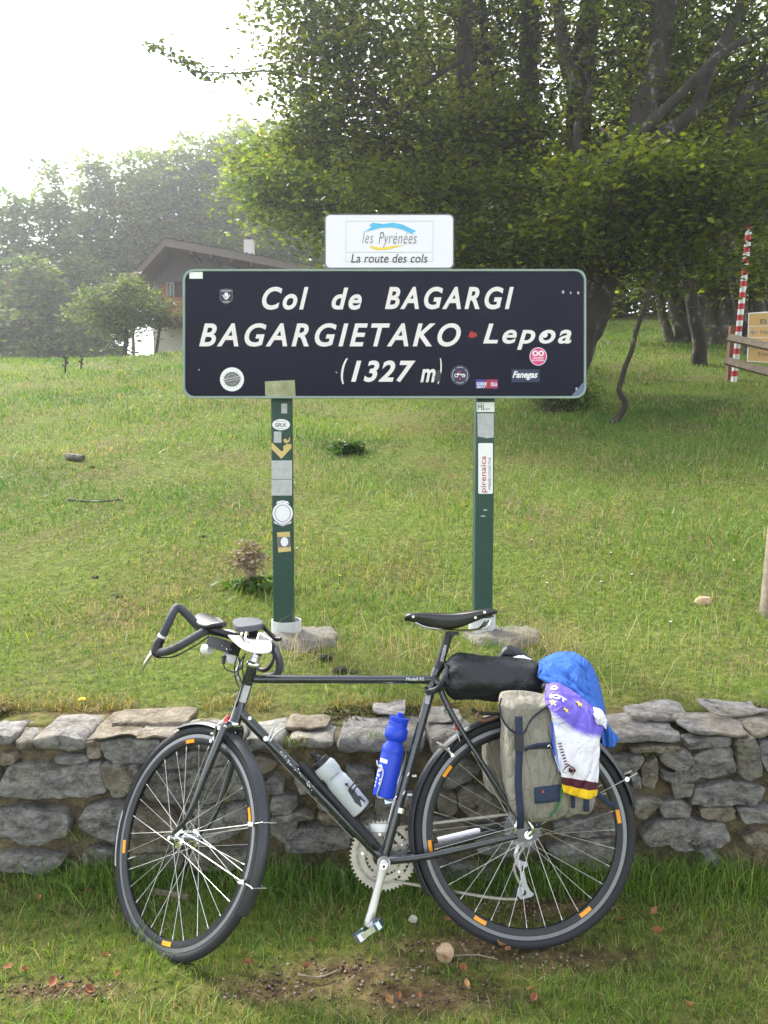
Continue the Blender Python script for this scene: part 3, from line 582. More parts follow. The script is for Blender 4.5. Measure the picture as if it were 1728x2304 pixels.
tree('beech_tree', 'wide beech whose thin branch reaches out over the white sky', [rootz(tp([(1060, 800), (1062, 600), (1052, 350), (1046, 130), (1050, -40), (1055, -240)], 12.6, .17, .10)),
     tp([(1055, 420), (960, 310), (900, 262), (850, 225), (780, 190)], 12.5, .07, .025), tp([(900, 262), (820, 260), (740, 250), (660, 235)], 12.4, .03, .012), tp([(1050, 130), (960, 190), (910, 250)], 12.5, .04, .03), tp([(780, 190), (700, 175)] + px_br, 12.3, .018, .004)],
     [lb(880, 130, 12.8, 1.5, 1.1, 1.0, 100), lb(740, 110, 12.3, 1.0, .9, .85, 76), lb(690, 30, 12.4, .75, .8, .6, 40), lb(720, 250, 12.2, .75, .8, .5, 50), lb(850, 330, 12.6, 1.3, 1.0, .7, 74), lb(960, 430, 12.0, 1.2, 1.0, .6, 70), lb(1010, 540, 12, .9, .9, .45, 46), lb(850, -60, 12.8, 1.7, 1.2, .7, 44), lb(670, 330, 12.6, .35, .5, .25, 14)],
     .082, 42, .23, G1, group=gB, seed=8, extra=None)
# the reaching branch's own leaves are part of that tree's crown: a small second spray
tt = bpy.data.objects['beech_tree.003']; P = np.repeat(exq, 18, 0) + rng.normal(0, 1, (len(exq) * 18, 3)) * np.array([.09, .12, .05])
V, F, T = leaf_cloud(P, .09, np.tile(np.array([[.05, .08, .018]]), (len(P), 1))); np_mesh('crown', V - np.array(tt.location), F, MT['leaf'], tt, col=T)
tree('beech_tree', 'bright yellow-green beech left of the white route plate above the house roof', [rootz(tp([(820, 800), (828, 600), (800, 480), (770, 400), (740, 360)], 17.5, .20, .06)), tp([(828, 600), (860, 480), (880, 400)], 17.6, .1, .05)],
     [lb(720, 440, 17, 1.5, 1.5, 1.0, 120), lb(640, 420, 17.2, 1.0, 1.1, .75, 70), lb(800, 420, 17, 1.5, 1.4, 1.0, 90), lb(600, 350, 17.6, .7, .8, .5, 36), lb(880, 540, 17, 1.4, 1.2, .8, 80), lb(950, 600, 17.5, 1.6, 1.2, .9, 70)],
     .115, 34, .28, G3, group=gB, seed=11)
for k, (pts, r_, lab) in enumerate([([(1572, 770), (1545, 600), (1515, 330), (1500, 120), (1500, -150)], .13, 'slim dark beech trunk close behind the big leaning beech'), ([(1690, 770), (1640, 540), (1600, 330), (1590, 120), (1590, -150)], .14, 'slim dark beech trunk above the grey stem cluster'), ([(960, 800), (962, 600), (955, 380), (950, 180), (940, -100)], .13, 'slim dark beech trunk behind the white route plate')]):
    tree('beech_tree', lab, [rootz(tp(pts, 15.5 + k, r_, r_ * .6)), tp([pts[2], (pts[2][0] + 60, pts[2][1] - 110), (pts[2][0] + 90, pts[2][1] - 260)], 15.5 + k, r_ * .5, r_ * .2)], [lb(pts[3][0], pts[3][1], 16.4 + k, 1.8, 1.2, 1.4, 60), lb(pts[2][0], pts[2][1] + 60, 16.4 + k, 1.6, 1.2, .9, 50), lb(pts[4][0], -120, 16 + k, 2.2, 1.8, 1.0, 50)], .10, 34, .3, G1, group=gB, seed=20 + k)
# the stand of grey stems on the right, each a tree
stems = [((1500, 770), (1488, 690), (1480, 600), .10, 'pale stem leaning left at the left edge of the grey stem cluster'), ((1528, 768), (1522, 690), (1520, 560), .16, 'thick grey stem beside the pale leaning stem'), ((1548, 766), (1536, 700), (1540, 580), .13, 'grey stem with mossy foot in the stem cluster'),
         ((1578, 772), (1592, 690), (1602, 580), .15, 'dark stem curving right in the stem cluster'), ((1605, 775), (1606, 690), (1600, 560), .20, 'broad mossy stem in the middle of the stem cluster'), ((1636, 775), (1640, 690), (1640, 560), .20, 'lichened broad stem left of the striped pole'), ((1700, 770), (1704, 640), (1716, 500), .20, 'grey stem behind the yellow signboard'), ((1745, 780), (1742, 640), (1738, 500), .22, 'dark stem at the right edge behind the yellow signboard'), ((1450, 690), (1455, 640), (1452, 560), .16, 'far dark stem on the bank behind the thin crooked sapling')]
for i, (a, b, c, r_, lab) in enumerate(stems):
    g0 = ground(*a); Y = g0.y
    tree('beech_tree', lab, [[(Vector((g0.x, Y, g0.z - .3)), r_ * 1.9), (Vector((g0.x, Y, g0.z + .15)), r_ * 1.25), (at(b[0], b[1], Y + .1), r_), (at(c[0], c[1], Y + .3), r_ * .85), (at(c[0] + (c[0] - b[0]) * .6, c[1] - 240, Y + .5), r_ * .6), (at(c[0] + (c[0] - b[0]), c[1] - 420, Y + .6), r_ * .4)]],
         [lb(c[0], 470 + 30 * (i % 3), Y - .6, 2.3, 2.0, 1.1, 45), lb(c[0] + 40 * ((i % 3) - 1), 600 + 8 * (i % 2), Y - .4, 1.4, 1.6, .35, 12), lb(c[0], 300, Y + .5, 2.4, 2.0, 1.6, 36)], .15, 26, .42, G1, 'palebark', 'beech stems in the wood edge', .2, .02, seed=30 + i)
# wood behind: dark mass on the right, hazy trees on the left
far = [(1350, 560, 33, 3.2, 3.4, 'dark tree deep in the wood above the far bank'), (1150, 450, 32, 3.4, 3.6, 'dark background tree behind the right half of the sign'), (1580, 420, 33, 3.8, 4.2, 'dark background tree behind the grey stem cluster'), (1800, 480, 34, 3.6, 4.5, 'dark background tree beyond the right edge'), (980, 420, 31, 3.2, 3.4, 'background tree behind the white route plate'), (1400, 200, 36, 4, 4.4, 'tallest background tree at the top right'), (1060, 200, 36, 3.6, 3.8, 'tall background tree left of the top right crowns')]
for i, (px, py, Y, rx, rz, lab) in enumerate(far):
    c = at(px, py, Y); zb = tz(c.x, c.y)
    tree('forest_tree', lab, [[(Vector((c.x, c.y, zb - .3)), .35), (Vector((c.x + .1, c.y, zb + 2)), .26), (Vector((c.x, c.y, c.z)), .2), (Vector((c.x, c.y, c.z + rz * .8)), .06)]], [((c.x, c.y, c.z), (rx, rx * .8, rz), 150), ((c.x + rx * .4, c.y - .5, c.z - rz * .6), (rx * .8, rx * .7, rz * .6), 60)], .26, 26, .55, G1, group='trees in the wood behind', limbs=.1, lr=.03, seed=50 + i, seg=7)
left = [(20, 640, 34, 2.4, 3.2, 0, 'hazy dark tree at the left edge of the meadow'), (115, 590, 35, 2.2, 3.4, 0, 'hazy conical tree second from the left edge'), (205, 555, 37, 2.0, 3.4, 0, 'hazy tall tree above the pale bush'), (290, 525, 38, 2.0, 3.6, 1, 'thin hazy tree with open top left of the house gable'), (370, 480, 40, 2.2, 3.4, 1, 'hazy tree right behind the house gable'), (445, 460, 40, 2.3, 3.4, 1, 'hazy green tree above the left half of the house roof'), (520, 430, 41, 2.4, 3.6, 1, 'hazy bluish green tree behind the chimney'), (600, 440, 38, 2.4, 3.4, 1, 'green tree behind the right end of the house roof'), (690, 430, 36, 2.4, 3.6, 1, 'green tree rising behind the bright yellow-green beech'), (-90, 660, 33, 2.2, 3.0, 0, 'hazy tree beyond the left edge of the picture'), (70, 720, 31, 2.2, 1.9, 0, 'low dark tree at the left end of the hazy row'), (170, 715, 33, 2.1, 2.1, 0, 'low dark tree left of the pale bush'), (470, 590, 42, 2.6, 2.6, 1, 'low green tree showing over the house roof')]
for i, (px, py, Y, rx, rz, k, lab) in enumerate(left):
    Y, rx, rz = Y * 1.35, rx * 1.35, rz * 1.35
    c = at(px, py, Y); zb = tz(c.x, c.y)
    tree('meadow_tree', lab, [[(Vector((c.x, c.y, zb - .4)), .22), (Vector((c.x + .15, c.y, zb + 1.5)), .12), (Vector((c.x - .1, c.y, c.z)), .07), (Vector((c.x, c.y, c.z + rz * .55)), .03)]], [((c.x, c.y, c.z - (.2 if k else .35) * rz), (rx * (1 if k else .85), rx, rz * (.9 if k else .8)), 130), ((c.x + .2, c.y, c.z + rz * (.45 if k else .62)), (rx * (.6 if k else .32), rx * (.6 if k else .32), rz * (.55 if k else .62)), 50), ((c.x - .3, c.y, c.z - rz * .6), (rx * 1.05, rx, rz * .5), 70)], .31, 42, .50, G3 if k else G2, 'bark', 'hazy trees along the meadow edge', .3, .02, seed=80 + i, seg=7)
c = at(278, 690, 27); 
tree('bush', 'pale feathery bush in front of the house', [[(Vector((c.x, c.y, tz(c.x, c.y) - .2)), .09), (Vector((c.x + .1, c.y, c.z)), .05), (Vector((c.x + .3, c.y, c.z + .7)), .02)], [(Vector((c.x + .9, c.y, tz(c.x, c.y) - .2)), .06), (Vector((c.x + 1.2, c.y, c.z)), .03)]], [lb(270, 675, 27, 1.3, 1.2, .75, 90), lb(215, 690, 27, .9, .9, .6, 45), lb(345, 700, 26.6, .95, .9, .45, 55), lb(280, 725, 26.8, 1.3, 1, .45, 60), lb(290, 640, 27, .5, .5, .45, 25)], .12, 24, .22, ((.06, .10, .035), (.13, .17, .06)), seed=99, cat='bush', limbs=.4)
c = ground(1300, 925)
tree('bush', 'low dark shrub at the foot of the big leaning beech', [[(Vector((c.x, c.y, c.z - .1)), .03), (Vector((c.x - .1, c.y, c.z + .3)), .015)]], [((c.x - .25, c.y + .1, c.z + .22), (.42, .3, .25), 40), ((c.x + .05, c.y, c.z + .3), (.22, .2, .3), 22)], .05, 20, .08, G2, seed=101, cat='bush', lr=.004)
c = ground(785, 1018)
tree('grass_tussock', 'dark green tussock on the lawn between the sign posts', [], [((c.x, c.y, c.z + .07), (.14, .10, .06), 24)], .05, 24, .05, ((.03, .075, .018), (.06, .13, .025)), seed=102, cat='tussock')

# ---- house behind the crest
YH = 30.0
ho = at(420, 765, YH); house = empty('house', (ho.x, ho.y, ho.z), 'brown roofed chalet with pale chimney half hidden behind the sign', 'house'); HO = Vector((ho.x, ho.y, ho.z))
def hp(px, py, Y=YH): return at(px, py, Y)
dep = Vector((.5, 7.0, 0))
mb = MB(HO); mb.prism([hp(345, 600), hp(372, 566), hp(700, 640), hp(700, 700), hp(345, 700)], (0, 1, 0), 6.5); mb.build('gable_wall', MT['render'], house, smooth=False)
mb = MB(HO); mb.prism([hp(362, 640, YH - .02), hp(700, 640, YH - .02), hp(700, 712, YH - .02), hp(362, 712, YH - .02)], (0, 1, 0), 6.2); mb.build('upper_wall', MT['brick'], house, smooth=False)
mb = MB(HO); mb.prism([hp(345, 725, YH - .05), hp(700, 720, YH - .05), hp(700, 800, YH - .05), hp(345, 800, YH - .05)], (0, 1, 0), 6.2); mb.build('base_wall', MT['whitewash'], house, smooth=False)
mb = MB(HO); mb.prism([hp(345, 711, YH - 1.2), hp(700, 706, YH - 1.2), hp(700, 722, YH - 1.2), hp(345, 727, YH - 1.2)], (0, 1, 0), 1.3); mb.build('balcony', MT['soffit'], house, smooth=False)
yr = YH - 1.6
apex, le, re_ = hp(372, 540, yr), hp(302, 618, yr), hp(752, 612, yr); th = Vector((0, 0, -.16))
mb = MB(HO); 
for a, b in ((le, apex), (apex, re_)):
    mb.prism([a, b, b + th, a + th], (0, 1, 0), 9.0)
rf = mb.build('roof', M('dark_soffit', '#55423c', .85), house, smooth=False)
mb = MB(HO); up = Vector((0, 0, .035))
for a, b in ((le, apex), (apex, re_)):
    e = Vector((0, -.10, 0)); nseg = 34
    for k in range(nseg):
        p, q = a + (b - a) * (k / nseg), a + (b - a) * ((k + .5) / nseg); r2 = a + (b - a) * ((k + 1) / nseg)
        mb.poly([p + e + up, q + e + up * 2.6, q + Vector((0, 9, 0)) + up * 2.6, p + Vector((0, 9, 0)) + up]); mb.poly([q + e + up * 2.6, r2 + e + up, r2 + Vector((0, 9, 0)) + up, q + Vector((0, 9, 0)) + up * 2.6])
mb.build('roof_sheet', MT['roof'], rf, smooth=False)
mb = MB(HO)
for a, b in ((le, apex), (apex, re_)):
    e = Vector((0, -.06, .06)); mb.prism([a + e, b + e, b + e + Vector((0, 0, -.26)), a + e + Vector((0, 0, -.26))], (0, 1, 0), .05)
mb.build('barge_board', M('barge_paint', '#6a605a', .8), rf, smooth=False)
for k in range(7):
    p = apex + (re_ - apex) * (.15 + .12 * k); mb = MB(HO); mb.box(p + Vector((0, .7, -.26)), (.05, .75, .07)); mb.build('rafter', MT['soffit'], rf, smooth=False)
c = hp(561, 560, YH + 2.2); mb = MB(HO); mb.box(c + Vector((0, 0, -.12)), (.17, .2, .42)); ch = mb.build('chimney', MT['whitewash'], rf, smooth=False)
mb = MB(HO); mb.box(c + Vector((0, 0, .42)), (.24, .28, .03)); mb.box(c + Vector((.1, 0, .35)), (.04, .15, .05)); mb.box(c + Vector((-.1, 0, .35)), (.04, .15, .05)); mb.build('chimney_cap', MT['concrete'], rf, smooth=False)
c = hp(384, 652, YH - .06); mb = MB(HO); mb.box(c, (.12, .03, .22)); wd = mb.build('window', MT['glass'], house, smooth=False)
mb = MB(HO); 
for dx in (-.12, .0, .12): mb.box(c + Vector((dx, -.04, 0)), (.018, .02, .23))
mb.box(c + Vector((0, -.04, .22)), (.13, .02, .018)); mb.build('window_frame', MT['whitewash'], wd, smooth=False)
mb = MB(HO); mb.box(c + Vector((.27, -.05, 0)), (.12, .02, .25)); mb.build('shutter', MT['soffit'], house, smooth=False)
# ================================================================ THE PASS SIGN
class Plane:
    def __init__(s, o, ex, ez): s.o = Vector(o); s.ex = Vector(ex).normalized(); s.ez = Vector(ez).normalized(); s.n = s.ez.cross(s.ex).normalized(); s.n = -s.n if s.n.y > 0 else s.n
    def p(s, px, py, off=0.0):
        d = ray(px, py); o = s.o + s.n * off
        return CAMV + d * ((o - CAMV).dot(s.n) / d.dot(s.n))
def text_mesh(txt, bold=0.0, shear=0.0, space=1.0):
    cu = bpy.data.curves.new('t', 'FONT'); cu.body = txt; cu.offset = bold; cu.shear = shear; cu.space_character = space; cu.resolution_u = 5; cu.fill_mode = 'FRONT'
    ob = bpy.data.objects.new('t', cu); COL.objects.link(ob); bpy.context.view_layer.update()
    me = bpy.data.meshes.new_from_object(ob.evaluated_get(bpy.context.evaluated_depsgraph_get()))
    V = np.array([v.co[:] for v in me.vertices]); F = [tuple(p.vertices) for p in me.polygons]
    bpy.data.objects.remove(ob); bpy.data.curves.remove(cu); bpy.data.meshes.remove(me); return V, F
def write(name, txt, mapf, m, parent, off, bold=0.0, shear=0.0, space=1.0, rot=False):
    """lettering stretched over the unit square that mapf carries onto a surface"""
    V, F = text_mesh(txt, bold, shear, space); lo, hi = V.min(0), V.max(0)
    mb = MB(off)
    for v in V:
        s = (v[0] - lo[0]) / (hi[0] - lo[0]); t = (v[1] - lo[1]) / (hi[1] - lo[1])
        mb.pt(mapf(s, t) if not rot else mapf(1 - t, s))
    mb.f = list(F); return mb.build(name, m, parent, smooth=False)
def quadmap(pl, x0, y0, x1, y1, off): return lambda s, t: pl.p(x0 + (x1 - x0) * s, y1 + (y0 - y1) * t, off)
def rrect(pl, x0, y0, x1, y1, r, off, n=7):
    P = []
    for cx, cy, a0 in ((x1 - r, y1 - r, 0), (x0 + r, y1 - r, 90), (x0 + r, y0 + r, 180), (x1 - r, y0 + r, 270)):
        for k in range(n):
            a = math.radians(a0 + 90 * k / (n - 1)); P.append(pl.p(cx + r * math.cos(a), cy + r * math.sin(a), off))
    return P
def oval(pl, cx, cy, rx, ry, off, n=32, a0=0, a1=360): return [pl.p(cx + rx * math.cos(math.radians(a0 + (a1 - a0) * k / n)), cy + ry * math.sin(math.radians(a0 + (a1 - a0) * k / n)), off) for k in range(n + (0 if a1 - a0 == 360 else 1))]
A_S = math.radians(2.6); SP = Plane(at(866, 750, 3.90), (math.cos(A_S), math.sin(A_S), 0), (0, 0, 1))
S0 = SP.p(866, 1440); S0.z = tz(S0.x, S0.y); sign = empty('pass_sign', S0, 'navy pass sign reading Col de Bagargi on two green posts', 'sign')
nin = -SP.n
def flat(name, pts, m, parent, **kw):
    mb = MB(S0); mb.poly(pts); return mb.build(name, m, parent, smooth=False, **kw)
mb = MB(S0); mb.prism(list(reversed(rrect(SP, 412, 606, 1318, 896, 24, 0))), nin, .034); panel = mb.build('sign_panel', MT['edge'], sign, smooth=False)
flat('sign_face', rrect(SP, 417, 611, 1313, 891, 21, .0015), MT['board'], sign)
mb = MB(S0)   # raised rim
o1, o2 = rrect(SP, 412, 606, 1318, 896, 24, .0), rrect(SP, 416.5, 610.5, 1313.5, 891.5, 21, .0)
rim = [[p, p + SP.n * .008, q + SP.n * .008, q] for p, q in zip(o1, o2)]; rim.append(rim[0]); mb.grid(rim); mb.build('rim', MT['edge'], panel, smooth=False)
for w, x0, y0, x1, y1, sp_, bo in (('Col', 589.5, 645, 694, 697, 1.2, .014), ('de', 746, 647, 814, 697, 1.2, .014), ('BAGARGI', 866, 645, 1156, 696, 1.28, .016), ('BAGARGIETAKO', 448, 727, 1037, 780, 1.26, .010), ('Lepoa', 1087, 728, 1286, 787, 1.2, .008), ('(', 767, 806, 783, 864, 1, .008), ('1327', 790, 811, 935, 860, 1.12, .016), ('m', 946, 830, 980, 860, 1, .014), (')', 984, 806, 994, 864, 1, .012)):
    write('lettering', w, quadmap(SP, x0, y0, x1, y1, .003), MT['letter'], sign, S0, bo + .013, .27, sp_)
# stickers on the panel
flat('sticker', [SP.p(*q, .003) for q in ((426, 611.5), (456, 611.5), (456, 627), (426, 627))], MT['white'], sign, label='blank white rectangle sticker in the top left corner')
P = [SP.p(*q, .003) for q in ((596, 858), (663, 855), (665, 892.5), (597, 893))]; flat('tape_patch', list(reversed(P)), MT['beige'], sign, label='mossy beige patch above the left post')
def shield(cx, cy, w, h, off): return [SP.p(cx + x * w, cy + y * h, off) for x, y in ((-1, -.82), (-.55, -.9), (0, -1), (.55, -.9), (1, -.82), (.95, -.3), (1, .2), (.9, .55), (.5, .75), (0, 1), (-.5, .75), (-.9, .55), (-1, .2), (-.95, -.3))]
st = flat('sticker', shield(509, 667, 15, 18, .003), MT['grey'], sign, label='small grey shield sticker with a white emblem'); flat('ground_colour', shield(509, 667, 13.6, 16.6, .0036), MT['navy'], st)
flat('emblem', oval(SP, 509, 663, 4.4, 5.2, .0042, 16), MT['white'], st); flat('emblem', [SP.p(*q, .0042) for q in ((500, 664), (502, 663), (508, 671), (516, 663), (518, 664), (511, 674), (507, 674))], MT['white'], st); flat('band', [SP.p(*q, .0042) for q in ((498, 653), (520, 653), (520, 655.5), (498, 655.5))], MT['paper'], st); flat('band', [SP.p(*q, .0042) for q in ((499, 678), (519, 678), (515, 680.5), (503, 680.5))], MT['paper'], st)
st = flat('sticker', oval(SP, 522, 853.5, 27, 27, .003), MT['white'], sign, label='round white sticker with a dark cog wheel')
P = []
for k in range(18):
    for da, rr in ((-.5, .80), (-.16, .82), (0, 1), (.16, .82)):
        a = (k + da) * 2 * math.pi / 18; P.append(SP.p(522 + 22 * rr * math.cos(a), 853.5 + 20 * rr * math.sin(a), .0036))
flat('cog', P, MT['grey'], st); flat('cog_centre', oval(SP, 522, 853, 12.5, 11.5, .0042), MT['paper'], st); flat('cog_centre', oval(SP, 522, 853, 11.5, 10.5, .0046), MT['grey'], st)
flat('banner', [SP.p(*q, .0052) for q in ((503, 853), (541, 845), (542, 852), (504, 860))], MT['paper'], st); flat('banner', [SP.p(*q, .0058) for q in ((505, 855), (540, 847.5), (540.5, 850.5), (505.5, 858))], MT['grey'], st)
st = flat('sticker', oval(SP, 1211, 802, 19.5, 20.5, .003), MT['white'], sign, label='round pink sticker with a white loop'); flat('disc', oval(SP, 1211, 802, 18, 19, .0036), MT['pink'], st)
for cx in (1204.5, 1217.5):
    mb = MB(S0); a, b = oval(SP, cx, 795, 6.6, 6.4, .0045, 20), oval(SP, cx, 795, 3.4, 3.4, .0045, 20); mb.grid([a + [a[0]], b + [b[0]]]); mb.build('loop', MT['white'], st, smooth=False)
write('lettering', 'CICLISMO', quadmap(SP, 1199, 803.5, 1223, 807, .0045), MT['white'], st, S0, .03); write('lettering', 'EN CADENA', quadmap(SP, 1197, 809, 1225, 812.5, .0045), MT['white'], st, S0, .03)
st = flat('sticker', [SP.p(*q, .003) for q in ((1151, 831), (1214, 831), (1214, 860), (1151, 860))], MT['navy'], sign, label='navy sticker with white script'); write('lettering', 'Fanegas', quadmap(SP, 1153, 835, 1210, 855, .004), MT['white'], st, S0, .03, .35)
st = flat('sticker', [SP.p(*q, .003) for q in ((1070.5, 854), (1120, 854), (1120, 874), (1070.5, 874))], MT['violet'], sign, label='violet and red sticker reading Gorde 2017 Xola')
flat('half', [SP.p(*q, .0035) for q in ((1096, 854), (1120, 854), (1120, 874), (1092, 874))], M('magenta_print', '#a02a6a', .5), st)
flat('cross', [SP.p(*q, .004) for q in ((1092, 854), (1097, 854), (1106, 874), (1101, 874))], MT['redp'], st); flat('cross', [SP.p(*q, .0043) for q in ((1101, 854), (1106, 854), (1097, 874), (1092, 874))], MT['redp'], st)
write('lettering', 'GORDE', quadmap(SP, 1072, 860, 1095, 867, .0045), MT['white'], st, S0, .04); write('lettering', '2017', quadmap(SP, 1072, 867.8, 1094, 873, .0045), MT['white'], st, S0, .04, .2); write('lettering', 'OLA', quadmap(SP, 1104, 860, 1119, 869, .0045), MT['white'], st, S0, .04)
st = flat('sticker', oval(SP, 1035, 844, 22, 23, .003), MT['navy'], sign, label='round navy sticker with a white ring of lettering and a small bicycle')
for a0, a1 in ((-115, -65), (-50, 45), (60, 120), (135, 230)):
    mb = MB(S0); mb.grid([oval(SP, 1035, 844, 18, 18.6, .004, 14, a0, a1), oval(SP, 1035, 844, 16.4, 17, .004, 14, a0, a1)]); mb.build('ring', MT['paper'], st, smooth=False)
for cx in (1026.5, 1043):
    mb = MB(S0); a, b = oval(SP, cx, 845, 4.2, 4.2, .0042, 16), oval(SP, cx, 845, 2.6, 2.6, .0042, 16); mb.grid([a + [a[0]], b + [b[0]]]); mb.build('emblem', MT['white'], st, smooth=False)
flat('emblem', [SP.p(*q, .0044) for q in ((1029, 840), (1031, 836), (1033, 836), (1032, 841), (1043, 842), (1048, 846), (1042, 844), (1030, 843.5))], MT['white'], st); flat('emblem', oval(SP, 1034, 838, 4, 2.6, .0047, 14), MT['redp'], st); flat('emblem', oval(SP, 1035, 852, 2.6, 3.6, .0047, 14), MT['redp'], st)
flat('sticker', [SP.p(*q, .0035) for q in ((1054, 757), (1058, 747), (1062, 744), (1066, 749), (1071, 748), (1074, 756), (1066, 760), (1058, 760))], MT['redp'], sign, label='small red emblem sticker between the two words')
flat('sticker', oval(SP, 1226, 753, 6.2, 7, .0042, 18), MT['plate'], sign, label='tiny pale round sticker inside the letter o')
flat('sticker', [SP.p(*q, .0042) for q in ((977, 850), (983, 833), (990, 834), (993, 842), (989, 858), (980, 858))], MT['darkp'], sign, label='dark torn sticker over the closing bracket')
for q in ((1267, 657, 3, 4), (1284, 659, 2, 3), (1301, 659, 2.4, 3.4), (1297, 875, 2, 4), (757, 838, 2, 1.6), (448, 832, 1.4, 2)): flat('scratch', oval(SP, *q, .0032, 10), MT['paper'], sign)
mb = MB(S0); mb.prism([SP.p(*q, .004) for q in ((1284, 893), (1314, 858), (1315, 876), (1300, 892))], SP.n, .0015); mb.build('tape_patch', M('clear_film', '#5d6886', .2), sign, smooth=False, label='clear film peeling at the lower right corner')
# the white plate above
mb = MB(S0); PL2 = Plane(SP.o + SP.n * .004, SP.ex, SP.ez)
mb.prism(list(reversed(rrect(PL2, 730, 481, 1022, 605, 12, 0))), nin, .03); pl = mb.build('route_plate', MT['grey'], sign, smooth=False); flat('plate_face', rrect(PL2, 733, 484, 1019, 602, 10, .0015), MT['plate'], pl)
for a, b in (((778, 497), (974, 498)), ((778, 567), (974, 568)), ((778, 588), (974, 589))): flat('print_line', [PL2.p(a[0], a[1], .0022), PL2.p(b[0], a[1], .0022), PL2.p(b[0], b[1], .0022), PL2.p(a[0], b[1], .0022)], MT['paper'], pl)
for x in (778, 974): flat('print_line', [PL2.p(x, 497, .0022), PL2.p(x + .8, 497, .0022), PL2.p(x + .8, 589, .0022), PL2.p(x, 589, .0022)], MT['paper'], pl)
flat('brush_stroke', [PL2.p(*q, .0028) for q in ((818, 522), (832, 514), (836, 509), (830, 508), (838, 501), (860, 504), (885, 501), (905, 505), (935, 519), (934, 522), (928, 522), (930, 528), (905, 516), (880, 511), (855, 513), (832, 519))], MT['sky_blue'], pl)
flat('brush_stroke', [PL2.p(*q, .0028) for q in ((833, 551), (838, 554), (860, 557), (885, 553), (912, 551), (890, 557), (868, 562), (845, 562), (834, 557))], MT['yellowp'], pl)
write('lettering', 'les', quadmap(PL2, 815, 522, 840, 547, .0035), MT['grey'], pl, S0, -.012, .35, 1.2); write('lettering', 'Pyrénées', quadmap(PL2, 852, 522, 938, 557, .0035), MT['grey'], pl, S0, -.012, .3, 1.1)
write('lettering', 'La route des cols', quadmap(PL2, 790, 571, 962, 591, .0035), MT['darkp'], pl, S0, .002, .2, 1.02)
# posts
PD = .085
def post(pxl, pxr, side):
    a, b = SP.p(pxl, 895, -.036), SP.p(pxr, 895, -.036); e = (b - a); zb = S0.z - .35; zt = SP.p(800, 640).z
    mb = MB(S0); c = .006; ex = SP.ex
    P = [a + ex * c, b - ex * c, b + nin * c, b + nin * (PD - c), b - ex * c + nin * PD, a + ex * c + nin * PD, a + nin * (PD - c), a + nin * c]
    for p in P: p.z = zb
    mb.prism(P, (0, 0, 1), zt - zb); return mb.build('post', MT['green'], sign, smooth=False)
pA = post(609, 656, -1); pB = post(1072, 1114, 1)
PA = Plane(SP.o + nin * .036, SP.ex, SP.ez)
def bandm(x0, x1, y0, y1, off=.0015): return [PA.p(x0, y0, off), PA.p(x1, y0, off), PA.p(x1, y1, off), PA.p(x0, y1, off)]
st = flat('sticker', oval(PA, 632.5, 955.5, 20, 12.5, .002, 28), MT['white'], sign, label='white oval sticker on the left post'); write('lettering', 'SRX', quadmap(PA, 619, 952, 645, 961, .003), MT['grey'], st, S0, .02, 0, 1); flat('print_line', bandm(620, 644, 947, 948.5, .003), MT['paper'], st); flat('print_line', bandm(624, 642, 964, 965.2, .003), MT['paper'], st)
flat('sticker', bandm(616, 633, 971, 996, .002), MT['paper'], sign, label='small grey paper sticker on the left post')
flat('sticker', [PA.p(*q, .002) for q in ((611, 995), (634, 1016), (638, 1013), (637, 1004), (646, 999), (655.5, 999), (656, 1008), (633, 1032.5), (611, 1010))], MT['goldp'], sign, label='torn gold diamond sticker on the left post'); flat('sticker', [PA.p(*q, .002) for q in ((638, 988), (643, 987), (648, 992), (651, 984), (652.5, 984), (652, 993), (644, 998), (638, 994))], MT['goldp'], sign, label='gold sticker scrap on the left post')
flat('sticker', bandm(611, 657, 1036, 1115, .002), MT['paper'], sign, label='large blank grey paper stuck round the left post'); flat('tear_line', bandm(612, 656, 1078, 1079.5, .0026), MT['grey'], sign); flat('sticker', bandm(633, 646, 908, 930, .002), MT['paper'], sign, label='worn paper scrap at the top of the left post')
st = flat('sticker', oval(PA, 636, 1155, 23, 24, .002, 30), MT['plate'], sign, label='round white seal sticker on the left post'); mb = MB(S0); a, b = oval(PA, 636, 1155, 18, 19.5, .003, 30), oval(PA, 636, 1155, 16.8, 18.2, .003, 30); mb.grid([a + [a[0]], b + [b[0]]]); mb.build('ring', MT['grey'], st, smooth=False)
flat('seal_edge', [PA.p(*q, .0024) for q in ((621, 1134), (624, 1128), (636, 1126), (648, 1128), (651, 1134), (636, 1130))], MT['plate'], st); flat('seal_edge', [PA.p(*q, .0024) for q in ((615, 1172), (636, 1184), (657, 1172), (654, 1178), (636, 1183), (618, 1178))], MT['plate'], st)
st = flat('sticker', [PA.p(*q, .002) for q in ((623, 1198), (652, 1196), (655, 1240), (626, 1243))], MT['goldp'], sign, label='yellow poster sticker on the left post'); flat('patch', [PA.p(*q, .0026) for q in ((624, 1208), (653, 1208), (654, 1231), (626, 1232))], MT['grey'], st); flat('patch', oval(PA, 640, 1219, 8.5, 10.5, .0032, 20), MT['plate'], st)
st = flat('sticker', bandm(1072.5, 1112.5, 905, 927, .002), MT['white'], sign, label='white sticker at the top of the right post'); write('lettering', 'MI', quadmap(PA, 1075, 911, 1088, 923, .003), MT['darkp'], st, S0, 0); write('lettering', 'LAN', quadmap(PA, 1089, 918, 1102, 922.5, .003), MT['grey'], st, S0, 0); write('lettering', 'ALLEZ', quadmap(PA, 1075, 907, 1088, 910, .003), MT['grey'], st, S0, 0)
flat('sticker', [PA.p(*q, .002) for q in ((1074, 930), (1111, 930), (1111, 984), (1096, 986), (1075, 982))], MT['paper'], sign, label='scraped grey sticker remains on the right post')
